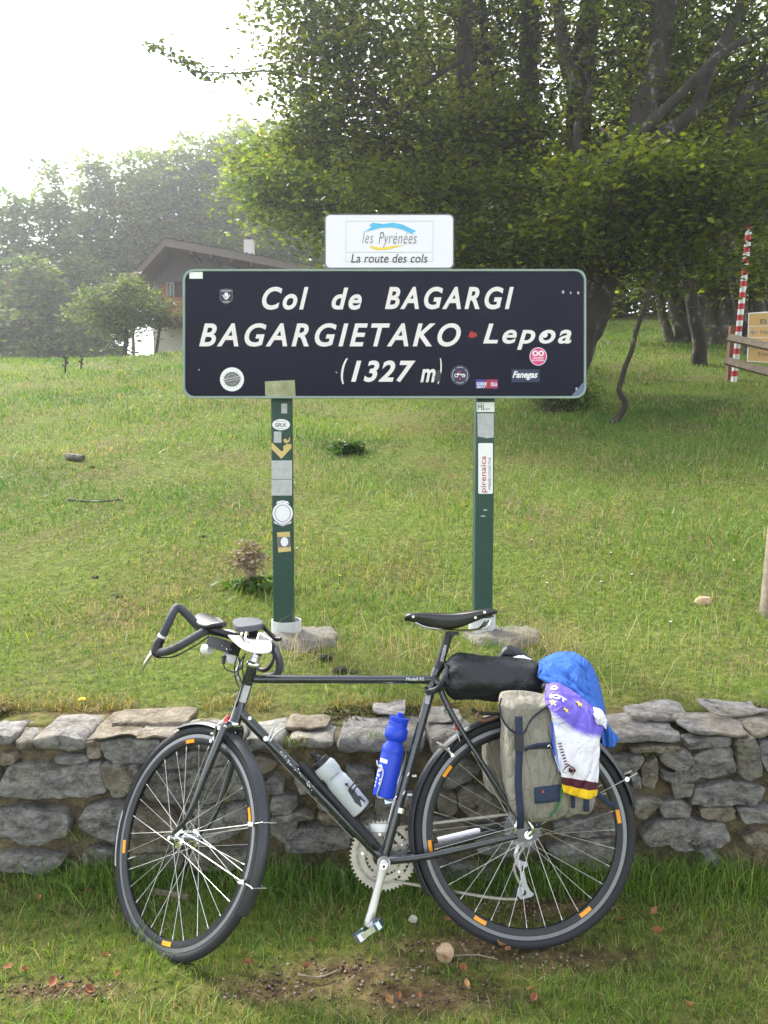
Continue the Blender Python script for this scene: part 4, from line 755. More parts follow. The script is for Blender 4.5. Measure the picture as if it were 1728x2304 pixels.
st = flat('sticker', rrect(PA, 1076, 997, 1109, 1111, 3, .002), MT['white'], sign, label='tall white sticker with red lettering on the right post')
write('lettering', 'pirenaica', lambda s, t: PA.p(1082 + 15 * s, 1108 - 82 * (t), .003), MT['redp'], st, S0, .004, 0, 1, True); write('lettering', 'PYRENEES CYCLING TOUR', lambda s, t: PA.p(1099 + 5.5 * s, 1101 - 72 * t, .003), MT['grey'], st, S0, .01, 0, 1, True)
for q in ((1082, 1092, 1160, 1162.5), (1088, 1096, 1146, 1149)): flat('scratch', bandm(*q, .002), MT['paper'], sign)
# pipe sleeves and concrete footings
def sleeve(px, py0, py1, rpx, lab, flab, fx):
    c = PA.p(px, 1400); c.y += PD * .5; sc = FPX / c.y; r = rpx / sc * 1.02
    zt = at(px, py0, c.y - r).z; zb = at(px, py1, c.y - r).z
    o3 = Vector((c.x, c.y, zb)); t = empty('pipe_sleeve', o3, lab, 'pipe', 'pipe sleeves round the sign posts')
    mb = MB(o3); pr = [(r, -.12), (r, zt - zb), (r - .004, zt - zb + .001), (r - .006, zt - zb), (r - .006, -.12)]; mb.ring(o3, Vector((1, 0, 0)), Vector((0, 1, 0)), Vector((0, 0, 1)), pr, N=40, closedp=False); mb.build('pipe_wall', MT['pipe'], t, smooth=True)
    k = int(px); f0 = Vector((c.x + fx, c.y - .05, zb)); mb = MB(f0); rows = []
    for i in range(9):
        q = i / 8; row = []
        for j in range(36):
            a = j * 2 * math.pi / 36; R = (.20 + .035 * mn.noise((math.cos(a) * 2, math.sin(a) * 2, k))) * (1.18 if math.cos(a) > 0 else .95) * q; x, y = R * math.cos(a) * 1.12, R * math.sin(a) * .95
            row.append(f0 + Vector((x, y, .012 - .10 * sm(.72, 1, q) + .016 * mn.noise((x * 14, y * 14, k)) + .006 * mn.noise((x * 50, y * 50, k)))))
        rows.append(row)
    mb.grid([[*r_, r_[0]] for r_ in rows]); mb.build('concrete_footing', MT['concrete'], None, smooth='all', label=flab, cat='footing', group='concrete footings of the sign').location = f0
sleeve(642, 1402, 1432, 33.5, 'pale grey pipe sleeve round the foot of the left post', 'rough concrete footing under the left sign post', .05)
sleeve(1087, 1392, 1428, 30, 'pale grey pipe sleeve behind the saddle at the right post', 'rough concrete footing under the right sign post', .07)

# ================================================================ OTHER THINGS ON THE MEADOW
# striped snow pole
g = ground(1651, 860); Yp = g.y; top = at(1686, 505, Yp); d = (top - g)
m, nt, b, L = newmat('red_white_bands'); co = objco(nt); sx = nt.nodes.new('ShaderNodeSeparateXYZ'); L.new(co, sx.inputs[0])
w = nt.nodes.new('ShaderNodeMath'); w.operation = 'MULTIPLY'; w.inputs[1].default_value = 28 / d.length / 2; L.new(sx.outputs[2], w.inputs[0]); fr = nt.nodes.new('ShaderNodeMath'); fr.operation = 'FRACT'; L.new(w.outputs[0], fr.inputs[0]); gt = nt.nodes.new('ShaderNodeMath'); gt.operation = 'GREATER_THAN'; gt.inputs[1].default_value = .5; L.new(fr.outputs[0], gt.inputs[0])
mx = mixn(nt); L.new(gt.outputs[0], mx.inputs[0]); mx.inputs[6].default_value = (*lin('#e8e8e6'), 1); mx.inputs[7].default_value = (*lin('#c2202a'), 1); L.new(mx.outputs[2], b.inputs['Base Color']); b.inputs['Roughness'].default_value = .45
mb = MB(g); mb.tube([g - d * .03, g + d * .5, g + d * .995, g + d], [.052, .052, .052, .03], 8); tag(mb.build('snow_pole', m, None, smooth=False), 'red and white banded snow pole by the wood edge', 'pole').location = g
# fence with the ochre direction board
Yf = Yp - .35; fo = at(1645, 860, Yf); fo.z = tz(fo.x, fo.y); fen = empty('rail_fence', fo, 'weathered two-rail timber fence carrying the yellow board', 'fence')
def beam(p, q, hw, hd, m, name, parent, o):
    p, q = Vector(p), Vector(q); t = (q - p).normalized(); s = Vector((0, 1, 0)); s = (s - t * s.dot(t)).normalized(); u = t.cross(s)
    mb = MB(o); mb.prism([p + s * hd + u * hw, p - s * hd + u * hw, p - s * hd - u * hw, p + s * hd - u * hw], t, (q - p).length); return mb.build(name, m, parent, smooth=False)
beam(at(1641, 760, Yf), at(1800, 796, Yf - 1.2), .052, .035, MT['wood'], 'rail', fen, fo); beam(at(1634, 812, Yf - .05), at(1820, 862, Yf - 1.3), .055, .04, MT['wood'], 'rail', fen, fo)
pz = tz(at(1650, 860, Yp + .2).x, Yp + .2); p0 = at(1640, 868, Yp + .2); p0.z = pz - .2; beam(p0, at(1649, 733, Yp + .2), .05, .05, MT['brownwood'], 'post', fen, fo)
p1 = at(1830, 880, Yf - 1.3); p1.z = tz(p1.x, p1.y) - .2; beam(p1, at(1834, 740, Yf - 1.3), .06, .06, MT['brownwood'], 'post', fen, fo)
YB = Plane(at(1690, 760, Yf - .30), (.96, -.28, 0), (0, 0, 1)); b0 = YB.p(1770, 815)
bd = empty('direction_board', b0, 'yellow direction board with blue arrows at the right edge', 'sign')
def bflat(name, pts, m, par, rev=False):
    mb = MB(b0); mb.poly(pts); return mb.build(name, m, par, smooth=False)
mb = MB(b0); mb.prism([YB.p(*q) for q in ((1681, 813), (1873, 826), (1877, 690), (1684, 704))], -YB.n, .03); mb.build('board', MT['alu'], bd, smooth=False)
for y0, y1, z0, z1 in ((705.5, 734, 696, 728), (735, 759, 729, 758), (760, 783, 759, 788), (784, 812, 789, 822)): bflat('panel', [YB.p(1684.5 - (y1 - 706) * .02, y1, .003), YB.p(1871, z1, .003), YB.p(1873, z0, .003), YB.p(1686 - (y0 - 706) * .02, y0, .003)], MT['yellowboard'], bd)
write('lettering', 'Bagargi', quadmap(YB, 1711, 718, 1800, 733, .005), MT['grey'], bd, b0, .005); write('lettering', 'Hara', quadmap(YB, 1711, 743, 1740, 751, .005), MT['grey'], bd, b0, .0); write('lettering', 'Lepho', quadmap(YB, 1708, 767, 1738, 777, .005), MT['grey'], bd, b0, 0); write('lettering', 'Eztera', quadmap(YB, 1706, 792, 1745, 800, .005), MT['grey'], bd, b0, 0)
for y in (748, 772): bflat('arrow', [YB.p(*q, .005) for q in ((1688, y), (1695, y - 6), (1697, y - 5), (1693, y - 1), (1704, y - 1), (1704, y + 1), (1693, y + 1), (1697, y + 5), (1695, y + 6))], M('faded_blue_print', '#8f8fb0', .6), bd)
# round post at the right edge
g = ground(1736, 1385); tp_ = at(1775, 985, g.y); mb = MB(g); dd = (tp_ - g); mb.tube([g - dd * .2, g, g + dd * .5, g + dd, g + dd * 1.015], [.062, .060, .058, .056, .03], 14); tag(mb.build('timber_post', MT['wood'], None), 'pale round timber post cut by the right edge', 'post').location = g
# thin crooked sapling
g = ground(1375, 952); Ys = g.y
pts = [(1375, 956), (1398, 930), (1406, 905), (1393, 880), (1400, 850), (1408, 822), (1421, 790), (1430, 752), (1446, 705), (1458, 668), (1478, 620), (1500, 580)]
sap = empty('sapling', g, 'thin crooked bare sapling on the lawn right of the sign', 'tree'); mb = MB(g); mb.tube(crom([at(x, y, Ys) for x, y in pts], 4), np.linspace(.040, .018, 4 * 11 + 1), 8); mb.build('trunk', MT['bark'], sap, smooth='all')
for q in ([(1450, 700), (1475, 690), (1500, 695)], [(1455, 680), (1478, 668), (1500, 640)], [(1430, 752), (1424, 742)]):
    mb = MB(g); mb.tube(crom([at(x, y, Ys) for x, y in q], 4), np.linspace(.012, .004, 4 * (len(q) - 1) + 1), 6); mb.build('branch', MT['bark'], sap, smooth='all')
# dead thistle stems in the far meadow
for px, y0, y1, lab in ((146, 835, 803, 'dead thistle stem on the left meadow, left one'), (182, 828, 800, 'dead thistle stem on the left meadow, right one'), (335, 783, 772, 'short dead stem near the crest below the house')):
    g = ground(px, y0 + 6); h = at(px, y1, g.y).z - g.z; mb = MB(g); r = random.Random(px)
    mb.tube([g, g + Vector((.02, 0, h * .5)), g + Vector((.01, 0, h))], [.022, .017, .010], 6)
    for k in range(7):
        z = h * r.uniform(.3, 1); a = r.uniform(0, 6.3); e = Vector((math.cos(a) * .05, math.sin(a) * .05, .04)); b_ = g + Vector((.015, 0, z)); mb.tube([b_, b_ + e, b_ + e * 1.2], [.008, .018, .006], 5)
    tag(mb.build('dead_thistle', MT['bark'], None), lab, 'plant', 'dead stems on the meadow').location = g
# withered plant by the left post
g = ground(560, 1325); wp = empty('withered_plant', g, 'withered brown thistle plant beside the left sign post', 'plant'); r = random.Random(4); mb = MB(g); hd = []
for k in range(26):
    a = r.uniform(0, 6.3); R = r.uniform(.02, .09); h = r.uniform(.08, .24); e = g + Vector((math.cos(a) * R, math.sin(a) * R * .6, h)); mb.tube(crom([g + Vector((r.uniform(-.02, .02), 0, -.01)), g + Vector((math.cos(a) * R * .2, 0, h * .6)), e, e + Vector((math.cos(a) * .03, 0, -.05))], 3), np.linspace(.005, .0015, 10), 5); hd.append(e)
mb.build('stem', M('withered_brown', '#9a8a70', .9, var=.3), wp)
P = np.array([tuple(e) for e in hd for _ in range(14)]) + rng.normal(0, .022, (len(hd) * 14, 3)); V, F, T = leaf_cloud(P, .03, np.tile([[.30, .24, .17]], (len(P), 1)) * rng.uniform(.5, 1.3, (len(P), 1)), 1.2); np_mesh('withered_leaves', V - np.array(g), F, MT['dry'], wp, col=T)
P = np.array(tuple(g)) + np.c_[rng.normal(.03, .07, 150), rng.normal(0, .05, 150), rng.uniform(.0, .07, 150)]; V, F, T = leaf_cloud(P, .05, np.tile([[.06, .13, .02]], (150, 1)), .6); np_mesh('green_leaves', V - np.array(g), F, MT['leaf'], wp, col=T)
# stones, log, sticks, clods
def rock(name, p, e, m, lab, cat, seed, grp=None, sink=.3):
    p = Vector(p); mb = MB(); rows = []; r = random.Random(seed); k1 = r.uniform(0, 50)
    for i in range(9):
        th = math.pi * i / 8; row = []
        for j in range(14):
            ph = 2 * math.pi * j / 14; q = Vector((math.sin(th) * math.cos(ph), math.sin(th) * math.sin(ph), math.cos(th)))
            q = Vector([math.copysign(abs(c) ** .72, c) for c in q]); s = 1 + .35 * mn.noise(q * 1.1 + Vector((k1, 0, 0))) + .12 * mn.noise(q * 3 + Vector((0, k1, 0)))
            row.append(Vector((q.x * e[0] * s, q.y * e[1] * s, q.z * e[2] * s + e[2] * (1 - 2 * sink))))
        rows.append(row + [row[0]])
    mb.grid(rows); o = mb.build(name, m, None, smooth=True, label=lab, cat=cat, group=grp); o.location = p; return o
MT['pebble'] = M('tan_pebble', '#b49a7c', .9, var=.15, scale=30, bump=.5); MT['clod'] = M('dark_clod', '#2b241c', .95, var=.3, scale=60, bump=1); MT['whitestone'] = M('white_stone', '#cbc6bc', .9, var=.12, scale=40, bump=.5)
rock('field_stone', ground(1582, 1358), (.04, .03, .028), MT['pebble'], 'pinkish stone lying on the lawn at the right', 'stone', 3)
rock('field_stone', ground(1000, 2150), (.026, .02, .022), MT['pebble'], 'tan stone on the bare earth under the rear wheel', 'stone', 5)
rock('field_stone', ground(930, 2070), (.014, .012, .010), MT['whitestone'], 'small white stone in the grass right of the pedal', 'stone', 6)
rock('field_stone', ground(1600, 1945), (.035, .03, .03), MT['whitestone'], 'pale stone at the wall foot right of the bicycle', 'stone', 8)
rock('field_stone', at(52, 1618, 3.07), (.018, .014, .01), MT['pebble'], 'small tan stone on the left back edge of the wall', 'stone', 9); rock('field_stone', at(278, 1610, 3.05), (.014, .012, .010), MT['pebble'], 'small tan stone on the wall edge above the front wheel', 'stone', 10)
for k, (x, y, e, lab) in enumerate([(733, 1484, .035, 'dark earth clod on the concrete right of the left post'), (765, 1512, .038, 'dark clod left of centre behind the top tube'), (795, 1516, .026, 'dark clod right of centre behind the top tube'), (268, 1345, .022, 'black clod on the left lawn'), (215, 1300, .02, 'small dark clod further up the left lawn'), (456, 1210, .028, 'dark clod beside the lawn left of the withered plant'), (206, 1052, .03, 'dark clod behind the short log'), (1050, 1140, .02, 'tiny dark clod left of the right post')]): rock('earth_clod', ground(x, y), (e * .85, e * .7, e * .42), MT['clod'], lab, 'clod', 20 + k, 'earth clods')
def stick(pts, r0, r1, name, lab, m='wood', seg=8):
    P = [ground(x, y) for x, y in pts]; P = [p + Vector((0, 0, r0 * .9)) for p in P]; mb = MB(P[0]); C = crom(P, 4); mb.tube(C, np.linspace(r0, r1, len(C)), seg); o = mb.build(name, MT[m], None, label=lab, cat='wood'); o.location = P[0]
stick([(152, 1034), (187, 1039)], .035, .032, 'short_log', 'short grey log on the left meadow', 'palebark'); stick([(153, 1126), (190, 1130), (230, 1130), (277, 1126)], .010, .006, 'fallen_stick', 'long thin stick on the left meadow', 'palebark')
stick([(330, 2012), (380, 2020), (424, 2028)], .013, .011, 'fallen_stick', 'weathered wood piece in the grass behind the front wheel')
stick([(1016, 2152), (1070, 2150), (1120, 2160)], .0025, .0015, 'fallen_stick', 'thin twig on the earth right of the tan stone'); stick([(675, 2196), (720, 2200), (760, 2185)], .003, .0015, 'fallen_stick', 'thin twig on the bare earth left of the pedal')
# dandelions and daisies
def flower(px, py, r, m, lab, cat, z=.05, on=None):
    g = ground(px, py) if on is None else on; t = empty('flower', g, lab, cat, 'small meadow flowers'); mb = MB(g); c = g + Vector((0, 0, z)); mb.tube([g - Vector((0, 0, .01)), c], .0015, 5); mb.build('stem', MT['green'], t)
    mb = MB(g); 
    for q in range(2):
        for k in range(14):
            a = k * 2 * math.pi / 14 + q * .2; u = Vector((math.cos(a), math.sin(a), .25 + .4 * q)).normalized(); s = Vector((-math.sin(a), math.cos(a), 0)); mb.poly([c, c + u * r * .6 + s * r * .16, c + u * r, c + u * r * .6 - s * r * .16])
    mb.build('petals', m, t, smooth=False)
MT['yellowfl'] = M('yellow_petal', '#f2cf10', .6); MT['whitefl'] = M('white_petal', '#f2f2ee', .6)
flower(185, 1592, .017, MT['yellowfl'], 'yellow dandelion on the wall edge at the left', 'flower', .045, at(185, 1590, 3.12) - Vector((0, 0, .02)))
for px, py, lab in ((764, 1315, 'yellow flower on the lawn between the posts'), (887, 1022, 'yellow flower beside the dark tussock'), (1138, 1042, 'yellow flower right of the right post')): flower(px, py, .010, MT['yellowfl'], lab, 'flower')
for px, py in ((1352, 1327), (1421, 1310), (1196, 1230), (1508, 1420), (1374, 1260), (1519, 1104), (1620, 1098), (1346, 1018), (895, 1160), (676, 1033), (1650, 1278), (181, 1085), (668, 1250), (1546, 1046), (620, 1360), (540, 1062), (1230, 1330)): flower(px, py, .009, MT['whitefl'], 'tiny white daisy on the lawn', 'flower', .045)
# fallen leaves
lf = [(20, 2190), (58, 2196), (118, 2222), (155, 2232), (195, 2245), (205, 2240), (235, 2165), (267, 2205), (88, 2030), (178, 2020), (200, 2018), (690, 2190), (875, 2262), (895, 2255), (940, 2255), (1126, 2140), (1142, 2150), (1040, 2195), (1055, 2080), (1008, 2085), (1328, 2003), (1342, 2012), (1470, 2060), (1480, 2110), (1195, 2240), (1200, 2260), (1400, 2080), (1552, 2280), (1000, 2168), (1540, 1975), (1050, 2225), (1320, 2095), (1180, 2060), (1290, 2085), (700, 2130), (560, 2180)]
for k, (x, y) in enumerate(lf):
    g = ground(x, y) + Vector((0, 0, .016)); r = random.Random(k); mb = MB(); L_ = r.uniform(.011, .018); W = L_ * r.uniform(.5, .75); cu = r.uniform(.5, 1.7)
    rows = []
    for i in range(6):
        t = i / 5; w = W * math.sin(math.pi * min(1, t * 1.02 + .02)) ** .7; rows.append([Vector((L_ * 2 * (t - .5), s * w * (1 + .35 * mn.noise((t * 7, s * 3, k))), cu * (abs(s) * w * .8) + cu * .5 * L_ * (t - .5) ** 2 * 4 + .004 * mn.noise((t * 5, s * 4, k + 9)))) for s in (-1, -.5, 0, .5, 1)])
    mb.grid(rows); o = mb.build('fallen_leaf', MT['rust0' if k % 3 else 'rust1'] if 'rust0' in MT else MT.setdefault('rust0', M('rust_leaf', '#87593a', .8, var=.3, scale=60)), None, smooth='all', label='dry rust-brown leaf lying in the grass below the wall', cat='leaf', group='fallen leaves on the verge')
    MT.setdefault('rust1', M('ochre_leaf', '#977243', .8, var=.3, scale=60)); o.location = g; o.rotation_euler = (r.uniform(-.5, .5), r.uniform(-.5, .5), r.uniform(0, 6.3))
# loose earth crumbs on the bare patches
n = 14000; X = rng.uniform(-1.2, 1.2, n); Y = rng.uniform(1.9, 2.75, n); k = soil(X, Y) > rng.uniform(.15, .9, n); X, Y = X[k], Y[k]; n = len(X); s = (.0015 + .0045 * rng.uniform(0, 1, n) ** 2.5)[:, None]
B8 = np.array([[-1, -1, -.4], [1, -1, -.5], [1, 1, -.4], [-1, 1, -.5], [-.7, -.6, .6], [.6, -.7, .5], [.7, .6, .7], [-.6, .7, .5]]); a = rng.uniform(0, 6.3, n); ca, sa = np.cos(a), np.sin(a)
Q = B8[None] * rng.uniform(.5, 1.2, (n, 8, 1)); Vx = Q[..., 0] * ca[:, None] - Q[..., 1] * sa[:, None]; Vy = Q[..., 0] * sa[:, None] + Q[..., 1] * ca[:, None]
V = np.stack([X[:, None] + Vx * s, Y[:, None] + Vy * s, terrain(X, Y)[:, None] + .002 + Q[..., 2] * s], -1).reshape(-1, 3); kk = np.arange(n)[:, None] * 8
F = np.concatenate([kk + np.array([q]) for q in ((0, 3, 2, 1), (4, 5, 6, 7), (0, 1, 5, 4), (1, 2, 6, 5), (2, 3, 7, 6), (3, 0, 4, 7))])
cc = np.where(rng.uniform(0, 1, (n, 1)) < .3, [[.30, .25, .19]], [[.11, .075, .05]]) * rng.uniform(.6, 1.4, (n, 1)); tag(np_mesh('earth_crumbs', V, F, MT['dry'], col=np.repeat(cc, 8, 0)), 'crumbs of earth and gravel on the bare patches', 'earth', kind='stuff')
# ================================================================ THE BICYCLE
bike = empty('touring_bicycle', label='dark grey touring bicycle with mudguards leaning on the stone wall', cat='bicycle', mat4=BM)
RW = .343
def tubep(name, pts, r, m='frame', parent=bike, seg=14, n=0, **kw):
    mb = MB(); P = crom(pts, n) if n else pts
    if hasattr(r, '__len__') and n: r = [float(x[0]) for x in crom([(q, 0, 0) for q in r], n)]
    mb.tube(P, r, seg); return mb.build(name, MT[m], parent, **kw)
def strip(name, pts, w, m, parent, side, off=(0, 0, 0), thick=.0015):
    """a ribbon along pts, w wide, facing the viewer"""
    mb = MB(off); P = [Vector(p) for p in pts]; rows = []
    for i, p in enumerate(P):
        t = (P[min(i + 1, len(P) - 1)] - P[max(0, i - 1)]).normalized(); s = t.cross(Vector(side)).normalized() * (w / 2); rows.append([p - s, p, p + s])
    mb.grid(rows); return mb.build(name, MT[m], parent, thick=thick)
BBp = bp(864, 1946, 0.0); BBp = Vector((-.4328, 0, .2592)); STp = Vector((-.2745, 0, .8013)); RH = Vector((0, 0, RW))
FH = steer(HB - AX * .3822 + Vector((-AX.z, 0, AX.x)) * .051)
E1, E2 = RS @ Vector((1, 0, 0)), RS @ Vector((0, 0, 1)); X1, Z1, N1 = Vector((1, 0, 0)), Vector((0, 0, 1)), Vector((0, 1, 0))
# frame
d = (HT - HB).normalized()
tubep('head_tube', [HB - d * .002, HB + d * .004, HB + d * .006, HT - d * .006, HT - d * .004, HT], [.020, .020, .0182, .0182, .020, .020])
tt0 = bp(572, 1528); tubep('top_tube', [tt0, bp(985, 1529)], .0132); tubep('down_tube', [bp(540, 1601), BBp], .0155); 
sc_ = bp(990, 1492); tubep('seat_tube', [BBp, bp(980, 1515), sc_], .0146); tubep('seat_collar', [bp(986, 1506), bp(992, 1489)], .0172, 'black')
tubep('bottom_bracket', [BBp + N1 * -.036, BBp + N1 * .036], .0205); tubep('bracket_cup', [BBp + N1 * -.047, BBp + N1 * -.036], .0195, 'alu', seg=20)
DR = {}
for s in (-1, 1):
    e = RH + Vector((-.012, s * .066, .004)); DR[s] = e
    tubep('chain_stay', [BBp + Vector((.018, s * .022, .002)), BBp + Vector((.14, s * .042, .02)), e + Vector((-.02, 0, -.008))], [.0125, .0115, .008], n=4)
    st = bp(982, 1530); tubep('seat_stay', [Vector((st.x, s * .016, st.z)), Vector((st.x + .06, s * .036, st.z - .13)), e + Vector((-.004, 0, .025))], [.0088, .0085, .0065], n=4)
    mb = MB(); mb.prism([RH + Vector((x, s * .066 - .0025, z)) for x, z in ((-.045, -.018), (-.03, .012), (-.012, .04), (0, .042), (.006, .02), (.030, .012), (.036, -.002), (.02, -.016), (-.01, -.022))], (0, 1, 0), .005); mb.build('dropout', MT['frame'], bike, smooth=False)
tubep('stay_bridge', [Vector((-.235, -.03, .70)), Vector((-.235, .03, .70))], .007); tubep('shift_boss', [bp(598, 1662, -.03), bp(598, 1662, .03)], .008, 'alu'); tubep('shift_boss', [bp(562, 1616, -.024), bp(562, 1616, .02)], .006, 'alu')
for q in ([(603, 1666), (610, 1648), (622, 1627)], [(608, 1668), (622, 1650), (642, 1636)]): tubep('shift_lever', [bp(x, y, -.030) for x, y in q], [.004, .0032, .002], 'alu', n=4)
tubep('frame_pump', [bp(676, 1716, -.016), bp(682, 1723, -.016), bp(848, 1906, -.016), bp(853, 1911, -.016)], [.008, .0135, .0135, .008], 'black'); tubep('pump_grip', [bp(770, 1820, -.016), bp(840, 1897, -.016)], .0150, 'rubber')
# worn decals
for k in range(16):
    t = random.Random(k).uniform(0, 1); r = random.Random(k + 40); x, y = 632 + 75 * t + r.uniform(-4, 4), 1695 + 82 * t + r.uniform(-4, 4); mb = MB(); c = bp(x, y, -.033); a, b_ = r.uniform(.001, .004), r.uniform(.0008, .002); tt = (BBp - HB).normalized(); u = N1.cross(tt); mb.poly([c - tt * a - u * b_, c + tt * a * .6 - u * b_, c + tt * a + u * b_, c - tt * a * .5 + u * b_ * .8]); mb.build('worn_decal', MT['white'], bike, smooth=False)
write('decal_lettering', 'Modell RS', lambda s, t: bp(914 + 40 * s, 1531 - 7 * t, -.0140), MT['white'], bike, (0, 0, 0), 0)
write('decal_lettering', 'C', lambda s, t: bp(629 + 8 * s + 4 * (1 - t), 1697 - 9 * t + 5 * s, -.0175), MT['white'], bike, (0, 0, 0), .01, .2); write('decal_lettering', 'N', lambda s, t: bp(688 + 8 * s + 4 * (1 - t), 1769 - 10 * t + 5 * s, -.0325), MT['white'], bike, (0, 0, 0), .01, .2)
def sticker_on(px, m, v): mb = MB(); mb.poly([bp(x, y, v) for x, y in px]); return mb.build('frame_sticker', MT[m], bike, smooth=False)
sticker_on([(549, 1541), (564, 1544), (552, 1582), (537, 1578)], 'paper', -.0192); sticker_on([(958, 1565), (969, 1567), (965, 1585), (955, 1582)], 'paper', -.0152)
# headset, stem
SA = lambda a, b=0.0, f=0.0: HB + AX * a + LAT * b + FWD * f
L_ht = (HT - HB).length
tubep('headset_cup', [SA(-.012), SA(-.006), SA(0)], [.0215, .023, .021], 'chrome', seg=20); tubep('headset_cup', [SA(L_ht), SA(L_ht + .005), SA(L_ht + .012), SA(L_ht + .016)], [.021, .0235, .0225, .018], 'chrome', seg=20)
tubep('headset_spacer', [SA(L_ht + .015), SA(L_ht + .030)], .0165, 'alu', seg=20); tubep('headset_spacer', [SA(L_ht + .031), SA(L_ht + .046)], .0158, 'alu', seg=20)
tubep('stem', [SA(L_ht + .03), SA(L_ht + .06), SA(L_ht + .072, 0, .02), SA(L_ht + .072, 0, .105)], [.015, .016, .016, .016], 'black', n=4)
# fork
cr = SA(-.016); tubep('fork_crown', [cr - LAT * .034 - AX * .006, cr - LAT * .02, cr + LAT * .02, cr + LAT * .034 - AX * .006], [.013, .016, .016, .013])
for s in (-1, 1):
    a = cr + LAT * s * .034 - AX * .006; e = FH + LAT * s * .050
    m1 = SA(-.16, s * .046, .003); m2 = SA(-.30, s * .050, .014); tubep('fork_blade', [a, m1, m2, e + E2 * .012, e], [.0135, .012, .009, .0065, .0065], n=5)
    tubep('fork_end', [e + E2 * .012 + LAT * -.002, e + E2 * -.012], .005, 'black')
# wheels
def wheel(name, hub, e1, e2, n, refl, flange, hubr, label):
    w = empty(name, parent=bike); w['label'] = label
    mb = MB(); mb.ring(hub, e1, e2, n, [(RW - .0158 + .0158 * math.cos(a), .0155 * math.sin(a)) for a in np.linspace(0, 2 * math.pi, 13)[:-1]], N=96); mb.build('tyre', MT['rubber'], w, smooth='all')
    mb = MB(); mb.ring(hub, e1, e2, n, [(.314, -.0105), (.303, -.0105), (.303, -.009), (.314, -.009)], N=96); mb.ring(hub, e1, e2, n, [(.314, .009), (.303, .009), (.303, .0105), (.314, .0105)], N=96); mb.build('rim_track', MT['rimgrey'], w)
    mb = MB(); mb.ring(hub, e1, e2, n, [(.3125, -.0088), (.297, -.0104), (.284, -.006), (.282, 0), (.284, .006), (.297, .0104), (.3125, .0088)], N=96); mb.build('rim', MT['rimblack'], w)
    mb = MB(); mb.tube([hub - n * .055, hub - n * .050, hub - n * .049, hub - n * flange, hub - n * (flange - .003), hub - n * (flange - .006), hub + n * (flange - .006), hub + n * (flange - .003), hub + n * flange, hub + n * .05, hub + n * .055], [.006, .008, .010, .012, hubr, hubr * .72, hubr * .72, hubr, .012, .010, .006], 24); mb.build('hub', MT['chrome'], w)
    for k in range(32):
        s = -1 if k % 2 else 1; grp = (k // 2) % 2; ar = k * 2 * math.pi / 32; ah = ar + (1 if grp else -1) * 1.12
        p = hub + n * s * (flange - .002) + (e1 * math.cos(ah) + e2 * math.sin(ah)) * (hubr - .003); q = hub + n * s * .002 + (e1 * math.cos(ar) + e2 * math.sin(ar)) * .2835
        mb = MB(); u = (p - q).normalized(); mb.tube([p, q + u * .014, q + u * .013, q], [.00082, .00082, .0016, .0016], 6); mb.build('spoke', MT['spoke'], w)
    for a in refl:
        a = math.radians(a); 
        for s in (-1, 1):
            mb = MB(); mb.ring(hub, e1, e2, n, [(.2995, s * .0118), (.2885, s * .0100), (.2880, s * .0080), (.2995, s * .0100)], a - .068, a + .068, 8); mb.build('reflector', MT['orange'], w, smooth=False)
    return w
rw = wheel('rear_wheel', RH, X1, Z1, N1, (143, 189, 241, 307, 8), .032, .027, 'rear wheel with orange reflectors'); fw = wheel('front_wheel', FH, E1, E2, LAT, (96, 188, 268, 16), .034, .028, 'front wheel turned away from the viewer')
mb = MB(); mb.ring(FH, E1, E2, LAT, [(.330, -.0172), (.325, -.0170), (.325, -.0155), (.330, -.0160)], math.radians(168), math.radians(198), 12); mb.build('tyre_label', MT['paper'], fw, smooth=False)
mb = MB(); mb.tube([FH + (E1 * math.cos(3.42) + E2 * math.sin(3.42)) * r for r in (.284, .262, .258, .245)], [.003, .003, .002, .002], 8); mb.build('valve', MT['alu'], fw)
tubep('front_skewer', [FH - LAT * .066, FH - LAT * .056, FH - LAT * .054], [.006, .009, .009], 'chrome'); tubep('front_skewer', [FH + LAT * .054, FH + LAT * .064], .008, 'black')
mb = MB(); c = RH - N1 * .074; mb.tube([c, c + N1 * .010], [.012, .012], 16); mb.build('rear_skewer', MT['chrome'], bike); tubep('rear_skewer_lever', [c + Vector((0, -.002, 0)), c + Vector((.012, -.010, .018)), c + Vector((-.004, -.012, .045))], [.007, .006, .004], 'chrome', n=3)
